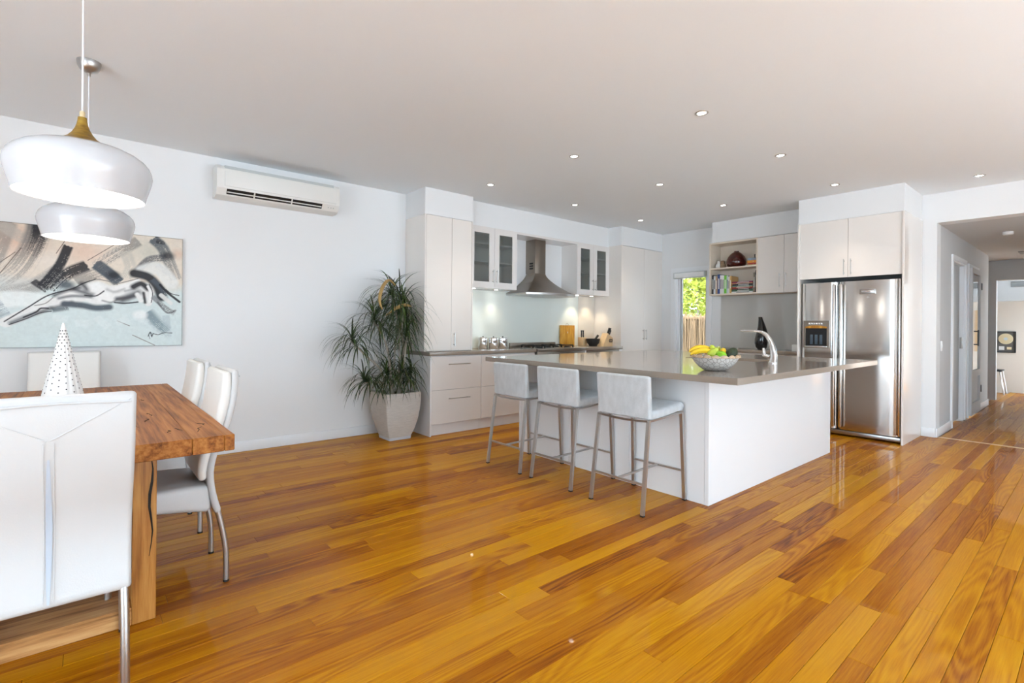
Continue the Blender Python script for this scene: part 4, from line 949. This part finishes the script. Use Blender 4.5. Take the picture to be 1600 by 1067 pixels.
# ---- pantry
t = thing('pantry', 'tall cream high-gloss two-door pantry in the kitchen corner', 'pantry', (6.68, 4.98, 0))
part('body', MB().box(6.158, XK, 4.737, YK, .0, ZT+.008), 'cream', t, smooth=False)
part('side_panel', MB().rbox(6.140, 6.158, 4.712, YK, 0, ZT+.010, .0015, 1), 'cream', t)
for a, b2, hx in ((6.161, 6.723, 6.69), (6.727, 7.215, 6.76)):
    d = part('door', MB().rbox(a, b2, 4.716, 4.735, .10, ZT+.006, .0015, 1), 'cream', t)
    part('handle', bhandle(1.0, 1.165, hx, 4.716), 'handle', d)

# ---- things on the bench
CANS = [(3.86, 5.13, 'behind'), (3.975, 5.06, 'mid'), (4.105, 5.03, 'front')]
lab = ['polished chrome canister set back against the splashback', 'polished chrome canister in the middle of the bench row', 'polished chrome canister closest to the cooker']
for (x, y, _), lb in zip(CANS, lab):
    t = thing('canister', lb, 'canister', (x, y, ZB), 'chrome canisters on the bench')
    part('body', MB().lathe([(.058, 0), (.060, .004), (.060, .118), (.058, .12)], (x, y, ZB), 28), 'chrome', t)
    lid = part('lid', MB().lathe([(.0615, .119), (.0615, .138), (.058, .143), (.001, .145)], (x, y, ZB), 28), 'chrome', t)
    part('knob', MB().lathe([(.008, .144), (.011, .152), (.001, .157)], (x, y, ZB), 14), 'black', lid)
t = thing('chopping_board', 'honey-brown wooden chopping board leaning on the glass splashback', 'chopping board', (5.5, 5.19, ZB))
part('board', MB().rbox(5.345, 5.655, 5.205, 5.225, ZB, 1.218, .004), 'boardwood', t)
part('hanging_ring', MB().tube([(5.5+.028*math.cos(a), 5.215, 1.222+.024*math.sin(a)) for a in [PI*2*k/16 for k in range(17)]], .003, 6), 'steel', t)
part('emblem', MB().tube([(5.497, 5.204, 1.10), (5.50, 5.204, 1.125)], .005, 6), 'paper', t)
def knifehandle(p, d, ln, parent):
    p, d = Vector(p), Vector(d).normalized()
    h = part('knife_handle', MB().tube([p, p+d*ln*.3, p+d*ln*.7, p+d*ln], [.009, .011, .010, .012], 8), 'black', parent)
    part('rivet', MB().tube([p+d*ln*.4+Vector((0, -.012, 0)), p+d*ln*.4+Vector((0, .002, 0))], .003, 6), 'steel', h)
t = thing('knife_block', 'slim pale wooden block holding two black-handled knives', 'knife block', (5.735, 5.12, ZB))
part('block', MB().rbox(5.69, 5.78, 5.07, 5.17, ZB, 1.04, .006), 'blockwood', t)
for x in (5.713, 5.752): knifehandle((x, 5.12, 1.03), (0, 0, 1), .115, t)
t = thing('mortar', 'small black stone mortar with its pestle inside', 'mortar', (5.805, 4.97, ZB))
part('bowl', MB().lathe([(.05, 0), (.062, .004), (.066, .02), (.09, .045), (.102, .085), (.104, .11), (.095, .11), (.088, .08), (.05, .04), (.001, .03)], (5.805, 4.97, ZB), 32), 'castiron', t)
part('pestle', MB().tube([(5.79, 4.96, ZB+.05), (5.84, 4.96, ZB+.10), (5.90, 4.955, ZB+.158)], [.022, .015, .018], 10), 'castiron', t)
t = thing('knife_block', 'angled pale wooden block full of black-handled knives and scissors', 'knife block', (5.98, 4.86, ZB))
part('block', MB().prism([(5.83, ZB), (6.05, ZB), (6.06, 1.03), (5.945, 1.105)], 4.80, 4.91, 'xz'), 'blockwood', t, smooth=False)
for i, (x, z) in enumerate(((5.965, 1.085), (5.99, 1.07), (6.015, 1.055), (5.978, 1.075), (6.005, 1.06), (6.035, 1.04))):
    knifehandle((x, 4.82+.03*(i//3)+.012*(i % 3), z), (.45, -.05, 1), .10+.02*(i % 2), t)
mb = MB()
for cx in (5.985, 6.022): mb.tube([(cx+.017*math.cos(a), 4.793, .995+.022*math.sin(a)) for a in [PI*2*k/14 for k in range(15)]], .005, 6)
part('scissor_handles', mb, 'black', t)

# ================================================================== ISLAND
t = thing('kitchen_island', 'large white island cabinet with plain gloss panels', 'kitchen island', (4.35, 2.69, 0))
IX0, IX1, IY0, IY1 = 3.203, 5.51, 1.722, 3.665
part('carcass', MB().box(IX0+.02, IX1-.02, IY0+.03, IY1-.03, 0, ZS-.001), 'whitegloss', t, smooth=False)
part('end_panel', MB().rbox(IX0, IX1, IY0, IY0+.03, 0, ZS-.001, .0015, 1), 'whitegloss', t)
part('end_panel', MB().rbox(IX0, IX1, IY1-.03, IY1, 0, ZS-.001, .0015, 1), 'whitegloss', t)
ys = [IY0+.031, 2.37, 3.01, IY1-.031]
for i in range(3): part('front_panel', MB().rbox(IX0+.003, IX0+.02, ys[i]+.001, ys[i+1]-.001, 0, ZS-.001, .001, 1), 'whitegloss', t)
for i in range(3):
    f = part('cupboard_door', MB().rbox(IX1-.02, IX1-.001, ys[i]+.001, ys[i+1]-.001, .11, ZS-.006, .0015, 1), 'whitegloss', t)
    part('handle', bhandle(.62, .78, ys[i]+.05, IX1-.001, .03, .005, 'x', 1), 'handle', f)
# worktop with sink cut-out (hole x 4.38-4.78, y 1.92-2.62)
SX0, SX1, SY0, SY1 = 4.40, 4.79, 1.93, 2.62
WXa, WXb, WYa, WYb = 2.853, 5.588, 1.3633, 3.7506
bm = bmesh.new()
o_ = [bm.verts.new(p) for p in ((WXa, WYa, ZB), (WXb, WYa, ZB), (WXb, WYb, ZB), (WXa, WYb, ZB))]
i_ = [bm.verts.new(p) for p in ((SX0, SY0, ZB), (SX1, SY0, ZB), (SX1, SY1, ZB), (SX0, SY1, ZB))]
for k in range(4): bm.faces.new((o_[k], o_[(k+1) % 4], i_[(k+1) % 4], i_[k]))
ex = bmesh.ops.extrude_face_region(bm, geom=list(bm.faces)); bmesh.ops.translate(bm, vec=(0, 0, ZS-ZB), verts=[v for v in ex['geom'] if isinstance(v, bmesh.types.BMVert)])
bmesh.ops.recalc_face_normals(bm, faces=bm.faces)
bmesh.ops.bevel(bm, geom=[e for e in bm.edges if len(e.link_faces) == 2 and e.calc_face_angle(0) > .5], offset=.0015, segments=2, affect='EDGES')
bm.verts.index_update(); mb = MB(); mb.v = [v.co[:] for v in bm.verts]; mb.f = [tuple(v.index for v in f.verts) for f in bm.faces]; bm.free()
solo('island_worktop', mb, 'stone', 'large polished taupe stone slab on the white island', 'benchtop')
t = thing('kitchen_sink', 'undermounted stainless steel sink set into the island top', 'sink', (4.595, 2.275, .70))
def sring(i, z, r=.03): return [((SX0+SX1)/2+a, (SY0+SY1)/2+b2, z) for a, b2 in rrect(SX1-SX0-2*i, SY1-SY0-2*i, r)]
mb = MB(); n = len(sring(0, 0)); R_ = [sring(-.012, .868), sring(.0, .868), sring(.004, .86), sring(.008, .71), sring(.03, .70), sring(.1, .698)]
vs = [p for r in R_ for p in r]; fs = [(i*n+k, i*n+(k+1) % n, (i+1)*n+(k+1) % n, (i+1)*n+k) for i in range(len(R_)-1) for k in range(n)] + [tuple(range((len(R_)-1)*n, len(R_)*n))]
mb.add(vs, fs); part('basin', mb, 'steel', t)
part('drain', MB().lathe([(.001, .701), (.035, .702), (.04, .699)], (4.595, 2.275, 0), 24), 'steeldark', t)
t = thing('kitchen_tap', 'chrome kitchen mixer tap with flat swept spout', 'tap', (4.33, 1.80, ZB))
P = smoothpath([(4.33, 1.775, ZB), (4.33, 1.768, .97), (4.33, 1.775, 1.03), (4.33, 1.800, 1.10), (4.33, 1.835, 1.150), (4.33, 1.885, 1.172), (4.33, 1.96, 1.176), (4.33, 2.04, 1.177)], 5)
secs = []
for i, p in enumerate(P):
    u = i/(len(P)-1); tq = (Vector(P[min(i+1, len(P)-1)])-Vector(P[max(i-1, 0)])).normalized(); nn = Vector((1, 0, 0)).cross(tq)
    wd, th = (.040-.006*u, .052-.050*min(1, u*1.25)*.72)
    secs.append([tuple(Vector(p)+Vector((1, 0, 0))*a+nn*b2) for a, b2 in rrect(wd, max(th, .019), .008, 3)])
part('spout', MB().loft(secs), 'chrome', t, angle=60)
part('base_ring', MB().lathe([(.034, 0), (.034, .006), (.030, .01), (.001, .01)], (4.33, 1.775, ZB), 28), 'chrome', t)
part('lever', MB().tube([(4.33, 1.80, .962), (4.33, 1.845, .975), (4.33, 1.852, 1.035)], [.017, .016, .010], 12), 'chrome', t)
# fruit bowl
BX, BY = 3.275, 1.722
t = thing('fruit_bowl', 'mosaic shell bowl with scalloped rim holding fruit', 'bowl', (BX, BY, ZB))
def bowlr(r, z, sc=0): return [(BX+r*(1+0*sc)*math.cos(2*PI*k/120), BY+r*math.sin(2*PI*k/120), ZB+z+sc*abs(math.sin(PI*2*k/120*9))) for k in range(120)]
secs = [bowlr(.055, 0), bowlr(.075, .004), bowlr(.105, .025), bowlr(.132, .055), bowlr(.150, .085, .0), bowlr(.157, .098, .010), bowlr(.151, .0985, .010), bowlr(.143, .085), bowlr(.12, .052), bowlr(.08, .02), bowlr(.02, .014)]
part('bowl', MB().loft(secs), 'bowlshell', t, angle=60)
for k in range(18):
    a = 2*PI*(k+.5)/18
    mb = MB().loft([[(BX+math.cos(a)*q_-math.sin(a)*e_*.026*s_, BY+math.sin(a)*q_+math.cos(a)*e_*.026*s_, ZB+.090+.020*s_*hh) for e_, hh in [(math.cos(b2), max(0, math.sin(b2))) for b2 in [PI*j/8 for j in range(9)]]] for q_, s_ in ((.147, .8), (.150, 1), (.157, 1), (.160, .8))])
    part('scallop', mb, 'bowledge', t)
def fruit(name, label, cat, m, c, prof, tilt=(0, 0, 0), stemc=True, grp='fruit in the bowl'):
    o = thing(name, label, cat, c, grp)
    bmb = MB().lathe(prof, (0, 0, 0), 20); R = Matrix.Rotation(tilt[2], 3, 'Z') @ Matrix.Rotation(tilt[1], 3, 'Y') @ Matrix.Rotation(tilt[0], 3, 'X')
    bmb.v = [tuple(R @ Vector(p) + Vector(c)) for p in bmb.v]; part('flesh', bmb, m, o, angle=80)
    if stemc:
        z = prof[-1][1]; p0 = R @ Vector((0, 0, z-.003)) + Vector(c); p1 = R @ Vector((.002, 0, z+.012)) + Vector(c)
        part('stalk', MB().tube([p0, p1], .0022, 6), 'stem', o)
def egg(rx, h, pt=1.0, n=12):
    return [(max(.0005, rx*math.sin(PI*i/n)*(1-.25*(pt-1)*(i/n))), -h/2*math.cos(PI*i/n)) for i in range(n+1)]
Z = ZB
pearp = [(.001, -.036), (.02, -.034), (.033, -.02), (.036, -.004), (.031, .014), (.02, .03), (.014, .042), (.008, .048), (.001, .049)]
def banana(c, yaw, ln, label, rise=.02):
    o = thing('banana', label, 'banana', c, 'fruit in the bowl'); P = []
    for i in range(13):
        s = -1+2*i/12; P.append((c[0]+math.cos(yaw)*s*ln/2, c[1]+math.sin(yaw)*s*ln/2, c[2]+rise*(1-s*s)))
    part('skin', MB().tube(P, [.006]+[.0195*(1-abs(-1+2*i/12)**4*.6) for i in range(1, 12)]+[.006], 7), 'banana', o, angle=30)
    part('tip', MB().tube([P[-1], tuple(Vector(P[-1])+(Vector(P[-1])-Vector(P[-2])).normalized()*.012)], .005, 6), 'stem', o)
banana((BX-.055, BY+.055, Z+.105), -.75, .17, 'yellow banana lying outermost over the bowl edge', .030)
banana((BX-.024, BY+.086, Z+.122), -.70, .17, 'yellow banana lying on top of the hand in bowl', .030)
banana((BX+.045, BY-.035, Z+.105), .45, .13, 'yellow banana showing beside the dark avocado', .030)
fruit('pear', 'yellow-green pear beside the bananas in the bowl', 'pear', 'pear', (BX-.03, BY-.002, Z+.112), pearp, (.5, .3, 0))
fruit('pear', 'yellow-green pear standing highest in the middle of the bowl', 'pear', 'pear', (BX+.02, BY+.02, Z+.125), pearp, (-.3, .2, 1))
fruit('pear', 'pale pear peeping out behind the lime', 'pear', 'pear', (BX+.045, BY+.012, Z+.115), pearp, (.2, -.3, 2))
fruit('lime', 'bright green lime at the front of the bowl', 'lime', 'lime', (BX-.035, BY-.062, Z+.103), egg(.033, .072), (PI/2, .3, 0), False)
fruit('avocado', 'dark green avocado leaning on the bowl rim', 'avocado', 'avocado', (BX+.045, BY-.088, Z+.113), egg(.039, .105, 1.6), (.5, .7, 0), True)

# ---- bar stools (face +x)
def bar_stool():
    t = thing('bar_stool', '', 'bar stool', (0, 0, 0), 'bar stools along the island')
    # seat: curved pad rising at the back, built facing +y then turned
    def rot(mb): mb.v = [(y, -x, z) for x, y, z in mb.v]; return mb
    st = smoothpath([(.228, .640), (.20, .655), (.10, .645), (0, .634), (-.10, .628), (-.165, .630)], 4)
    part('seat', rot(pad([(y, z) for y, z in st], lambda u: .425, lambda u: .062, .022)), 'velvet', t, angle=50)
    bk = smoothpath([(-.158, .602), (-.160, .66), (-.166, .74), (-.172, .82), (-.176, .884)], 4)
    part('backrest', rot(pad(bk, lambda u: .425+.012*u, lambda u: .044-.010*u, .014)), 'velvet', t, angle=50)
    # flat steel rim under the pad, bowed
    mb = MB(); rim = smoothpath([(.225, .612), (.12, .612), (0, .602), (-.10, .596), (-.178, .594)], 3)
    for s in (-1, 1):
        for (a, za), (b2, zb) in zip(rim, rim[1:]): mb.bar((a, s*.205, za), (b2, s*.205, zb), .016, .012)
    for a, z in ((.225, .612), (-.178, .594)):
        pts = [(a, -.205+.41*k/6, z-.010*math.sin(PI*k/6)) for k in range(7)]
        for p, q_ in zip(pts, pts[1:]): mb.bar(p, q_, .014, .012)
    part('seat_rim', mb, 'steeldark', t, smooth=False)
    for s in (-1, 1):
        for top, ft in (((-.170, s*.203, .598), (-.243, s*.213, .008)), ((.215, s*.203, .612), (.247, s*.213, .008))):
            lg = part('leg', MB().bar(top, ft, .024, .018, (1, 0, 0)), 'steel', t, smooth=False)
            part('foot_pad', MB().box(ft[0]-.012, ft[0]+.012, ft[1]-.012, ft[1]+.012, 0, .008), 'black', lg, smooth=False)
    zf = .195; xr, xf_ = -.220, .238
    part('footrest', MB().bar((xr, -.21, zf), (xr, .21, zf), .016, .012), 'steel', t, smooth=False)
    part('footrest', MB().bar((xf_, -.21, zf+.01), (xf_, .21, zf+.01), .016, .012), 'steel', t, smooth=False)
    part('stretcher', MB().bar((xr, 0, zf), (xf_, 0, zf+.01), .016, .012), 'steel', t, smooth=False)
    return t
bs_ = bar_stool(); bs_.location = (2.94, 2.104, 0); bs_['label'] = 'grey velvet bar stool closest to the island corner by fruit bowl'
copy_tree(bs_, (2.945, 2.728, 0), 0, 'grey velvet bar stool in the middle of the three')
copy_tree(bs_, (2.94, 3.285, 0), 0, 'grey velvet bar stool nearest the planter end of island')

# ================================================================== KITCHEN, FAR WALL
t = thing('base_cabinet', 'low cream cupboards under the far bench beside the fridge', 'cabinet', (6.95, 3.05, 0))
part('body', MB().box(6.70, XK, 2.368, 3.73, .1, ZS-.001), 'cream', t, smooth=False)
part('kickboard', MB().box(6.73, 6.75, 2.368, 3.73, 0, .1), 'cream', t, smooth=False)
for a, b2 in ((2.37, 2.82), (2.823, 3.273), (3.276, 3.728)):
    f = part('door', MB().rbox(6.68, 6.70, a, b2, .105, ZS-.005, .0015, 1), 'cream', t); part('handle', bhandle(.66, .82, a+.05, 6.68, .03, .005, 'x', -1), 'handle', f)
solo('worktop', MB().rbox(6.655, XK, 2.367, 3.74, ZS, ZB, .002), 'stone', 'taupe stone benchtop along the far wall beside the fridge', 'benchtop')
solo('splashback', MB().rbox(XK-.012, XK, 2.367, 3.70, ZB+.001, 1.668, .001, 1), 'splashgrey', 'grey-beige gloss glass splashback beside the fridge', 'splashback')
# open shelf + two-door wall unit
t = thing('shelf_unit', 'cream wall unit with open bookshelves and two gloss doors', 'shelf unit', (7.07, 3.14, 1.668))
SXf = 6.92
cs = MB().box(SXf+.0, XK, 3.717, 3.737, 1.668, ZT-.002).box(SXf, XK, 3.045, 3.065, 1.668, ZT-.002).box(SXf, XK, 3.065, 3.717, 1.668, 1.688).box(SXf, XK, 3.065, 3.717, ZT-.022, ZT-.002).box(XK-.012, XK, 3.065, 3.717, 1.688, ZT-.022).box(SXf+.02, XK, 2.385, 3.045, 1.668, ZT-.002).box(SXf, XK, 2.367, 2.385, 1.668, ZT-.002)
part('carcass', cs, 'shelfwood', t, smooth=False)
part('shelf', MB().rbox(SXf+.004, XK-.012, 3.065, 3.717, 2.040, 2.060, .001, 1), 'shelfwood', t)
for a, b2, hy in ((2.388, 2.708, 2.677), (2.711, 3.044, 2.757)):
    f = part('door', MB().rbox(SXf-.002, SXf+.018, a, b2, 1.67, ZT-.004, .0015, 1), 'cream', t); part('handle', bhandle(1.74, 1.925, hy, SXf-.002, .03, .005, 'x', -1), 'handle', f)
# books
BC = [(.03, .03, .035), (.62, .66, .68), (.45, .28, .16), (.04, .07, .22), (.74, .73, .72), (.76, .76, .74), (.18, .55, .06), (.55, .60, .62), (.70, .66, .60), (.62, .38, .14)]
bw = [.024, .028, .028, .036, .030, .028, .036, .022, .020, .024]; bh = [.275, .262, .255, .280, .268, .262, .258, .255, .24, .245]
bl = ['black', 'pale grey', 'tan', 'navy blue', 'white', 'thick off-white', 'bright green', 'pale blue', 'cream', 'orange-brown']
y = 3.706
def book(x0, x1, y0, y1, z0, z1, c, label, grp, flat=False):
    o = thing('book', label, 'book', ((x0+x1)/2, (y0+y1)/2, z0), grp); nm = 'cover_%02d%02d%02d' % tuple(int(q_*99) for q_ in c)
    if nm not in MATS: mat(nm, c, .5)
    if not flat:
        part('cover', MB().box(x0, x1, y0, y0+.003, z0, z1).box(x0, x1, y1-.003, y1, z0, z1).box(x0, x0+.003, y0+.003, y1-.003, z0, z1), nm, o, smooth=False)
        part('pages', MB().box(x0+.003, x1-.006, y0+.003, y1-.003, z0+.003, z1-.004), 'paper', o, smooth=False)
        part('spine_title', MB().box(x0-.0006, x0+.0002, y0+(y1-y0)*.32, y0+(y1-y0)*.68, z0+.07, z1-.06), 'paper' if sum(c) < 1.4 else 'blockprint', o, smooth=False)
    else:
        part('cover', MB().box(x0, x1, y0, y1, z0, z0+.003).box(x0, x1, y0, y1, z1-.003, z1).box(x0, x0+.003, y0, y1, z0+.003, z1-.003), nm, o, smooth=False)
        part('pages', MB().box(x0+.003, x1-.006, y0+.003, y1-.003, z0+.003, z1-.003), 'paper', o, smooth=False)
        part('spine_title', MB().box(x0-.0006, x0+.0002, y0+.05, y1-.08, z0+(z1-z0)*.35, z0+(z1-z0)*.65), 'paper' if sum(c) < 1.4 else 'blockprint', o, smooth=False)
for i in range(10):
    book(6.945, 7.15, y-bw[i], y, 1.688, 1.688+bh[i], BC[i], bl[i]+' spined book standing upright on the lower shelf', 'upright books on the lower shelf'); y -= bw[i]+.0012
z = 1.688; fl = [((.70, .69, .66), .022, 'white'), ((.05, .12, .07), .026, 'dark green'), ((.10, .03, .03), .018, 'maroon'), ((.42, .06, .04), .016, 'red'), ((.16, .26, .18), .018, 'sage green'), ((.02, .025, .05), .024, 'near-black'), ((.45, .22, .10), .012, 'rust'), ((.22, .03, .08), .020, 'wine red')]
for i, (c, h, n_) in enumerate(fl):
    w_ = .31 - .012*(i % 3); book(6.95+.006*(i % 2), 7.18, 3.12+.004*(i % 3), 3.12+w_, z, z+h, c, n_+' book lying flat in the pile on the lower shelf', 'stacked books on the lower shelf', True); z += h+.0006
for i, (w_, h, c, n_) in enumerate(((.018, .30, (.03, .03, .03), 'black'), (.022, .27, (.25, .20, .16), 'brown'))):
    book(6.95, 7.15, 3.069+i*.024, 3.069+i*.024+w_, 1.688, 1.688+h, c, 'tall '+n_+' book squeezed against the shelf side', 'upright books on the lower shelf')
z = 2.060
for i, (c, h, n_) in enumerate((((.60, .48, .22), .016, 'mustard'), ((.42, .05, .04), .02, 'dark red'), ((.72, .30, .05), .036, 'orange'), ((.22, .28, .36), .030, 'slate blue'))):
    book(6.97, 7.15, 3.075, 3.21-.006*(i % 2), z, z+h, c, n_+' small book in the short pile on the upper shelf', 'small books on the upper shelf', True); z += h+.0006
t = thing('candlestick', 'slim dark candlestick on the small pile of books', 'candlestick', (7.05, 3.14, z))
part('base', MB().lathe([(.022, 0), (.022, .006), (.006, .012), (.006, .05), (.012, .055), (.001, .056)], (7.05, 3.14, z), 16), 'black', t)
t = thing('vase', 'dark red-brown glossy round vase on the upper shelf', 'vase', (7.06, 3.405, 2.06))
part('body', MB().lathe([(.095, 0), (.124, .03), (.132, .07), (.128, .11), (.112, .15), (.085, .185), (.052, .212), (.033, .222), (.035, .233), (.026, .233), (.028, .215), (.001, .2)], (7.06, 3.405, 2.06), 48), 'redglass', t, angle=60)
for s in (-1, 1): part('lug', MB().tube([(7.06, 3.405+s*.036, 2.225), (7.06, 3.405+s*.056, 2.24), (7.06, 3.405+s*.066, 2.262-.03)], [.009, .008, .005], 8), 'redglass', t)
t = thing('figurine', 'small brown and cream carved figurine on the upper shelf', 'figurine', (7.05, 3.645, 2.06))
part('body', MB().lathe([(.03, 0), (.042, .015), (.045, .04), (.034, .07), (.02, .08), (.024, .095), (.018, .112), (.001, .118)], (7.05, 3.665, 2.06), 16, 1, .9), 'paper', t)
part('companion', MB().lathe([(.03, 0), (.045, .02), (.042, .06), (.03, .085), (.034, .1), (.02, .115), (.001, .12)], (7.07, 3.61, 2.06), 16), 'figure', t)
# things on the far bench
t = thing('bottle_vase', 'tall black teardrop bottle vase on the far bench', 'vase', (6.90, 2.975, ZB))
P = [(.048, 0, 0), (.072, .035, .004), (.086, .09, .006), (.087, .14, .003), (.078, .20, -.003), (.064, .26, -.004), (.051, .31, .0), (.040, .36, .007), (.030, .40, .014), (.025, .438, .02)]
secs = [[(6.90+r*math.cos(2*PI*k/32), 2.975+dy+r*.95*math.sin(2*PI*k/32), ZB+z_) for k in range(32)] for r, z_, dy in P]
part('body', MB().loft(secs), 'blackgloss', t, angle=60)
t = thing('tissue_box', 'small white printed tissue box on the bench beside fridge', 'tissue box', (6.83, 2.49, ZB))
part('box', MB().rbox(6.77, 6.89, 2.43, 2.55, ZB, ZB+.085, .003), 'paper', t)
part('tissue', MB().loft([[(6.83+r*math.cos(a), 2.47+d_+r*.3*math.sin(a), ZB+z_) for a in [2*PI*k/10 for k in range(10)]] for r, z_, d_ in ((.03, .082, 0), (.026, .10, -.008), (.035, .125, -.016), (.012, .14, -.02))]), 'paper', t)

# ---- fridge housing and fridge
t = thing('fridge_surround', 'cream gloss fridge surround with two overhead cupboard doors', 'cabinet', (6.84, 1.86, 0))
part('side_panel', MB().rbox(6.432, XK, 1.345, 1.364, 0, ZT+.004, .0015, 1), 'cream', t)
part('side_panel', MB().rbox(6.432, XK, 2.347, 2.366, 0, ZT+.004, .0015, 1), 'cream', t)
part('overhead_carcass', MB().box(6.47, XK, 1.364, 2.347, 1.785, ZT+.003), 'cream', t, smooth=False)
for a, b2, hy in ((1.366, 1.853, 1.822), (1.856, 2.345, 1.888)):
    f = part('door', MB().rbox(6.448, 6.468, a, b2, 1.776, ZT+.002, .0015, 1), 'cream', t); part('handle', bhandle(1.80, 1.975, hy, 6.448, .03, .005, 'x', -1), 'handle', f)
t = thing('fridge', 'side-by-side stainless steel fridge freezer with ice dispenser', 'fridge', (6.8, 1.86, 0))
FY0, FYs, FY1, FZ0, FZ1 = 1.376, 1.952, 2.338, .075, 1.728
part('body', MB().box(6.52, 7.18, FY0+.004, FY1-.004, .03, 1.735), 'black', t, smooth=False)
part('kick_grille', MB().rbox(6.475, 6.53, FY0, FY1, .018, .066, .006), 'steeldark', t)
def fdoor(y0, y1, label):
    n = 13; pts = []
    for k in range(n):
        s = -1+2*k/(n-1); pts.append((6.452+.014*s*s+ (.03*max(0, abs(s)-.93)/.07), (y0+y1)/2+s*(y1-y0)/2))
    return MB().prism(pts + [(6.52, y1), (6.52, y0)], FZ0, FZ1, 'xy')
dr = part('door', fdoor(FY0, FYs-.006, ''), 'fridgesteel', t, angle=50)
dl_ = part('door', fdoor(FYs+.004, FY1, ''), 'fridgesteel', t, angle=50)
for y0, dd in ((FYs-.05, dr), (FYs+.018, dl_)):
    part('handle', MB().rbox(6.418, 6.455, y0, y0+.030, .10, 1.70, .010, 3), 'fridgetrim', dd)
part('edge_trim', MB().rbox(6.438, 6.47, FY0, FY0+.018, FZ0+.01, FZ1, .006), 'fridgetrim', dr)
bd = part('badge', MB().rbox(6.444, 6.455, 1.592, 1.742, 1.580, 1.632, .003), 'steeldark', dr)
part('badge_lettering', MB().rbox(6.441, 6.446, 1.612, 1.722, 1.604, 1.618, .002), 'chrome', dr)
part('lock_stud', MB().tube([(6.44, 1.665, 1.545), (6.46, 1.665, 1.545)], .009, 14), 'chrome', dr)
# ice and water dispenser
ds = part('dispenser_panel', MB().frame(2.032, 2.298, .975, 1.292, (.022, .022, .028, .075), 6.438, 6.458, 'x'), 'hoodsteel', dl_, smooth=False)
part('dispenser_recess', MB().box(6.4455, 6.450, 2.05, 2.28, 1.0, 1.22), 'black', dl_, smooth=False)
arch = [(2.052+.226*k/12, 1.222+.016*math.sin(PI*k/12)) for k in range(13)]
part('dispenser_arch', MB().prism(arch + [(2.278, 1.205), (2.052, 1.205)], 6.428, 6.44, 'yz'), 'boardwood', dl_, smooth=False)
part('drip_tray', MB().rbox(6.425, 6.452, 2.045, 2.285, .985, 1.003, .006), 'fridgetrim', dl_)
for k in range(6): part('dispenser_button', MB().rbox(6.434, 6.440, 2.10+k*.025, 2.12+k*.025, 1.245, 1.268, .002), 'fridgetrim', dl_)
for k in range(3): part('dispenser_paddle', MB().rbox(6.436, 6.4455, 2.10+k*.05, 2.128+k*.05, 1.02, 1.13, .003), 'paddle', dl_)
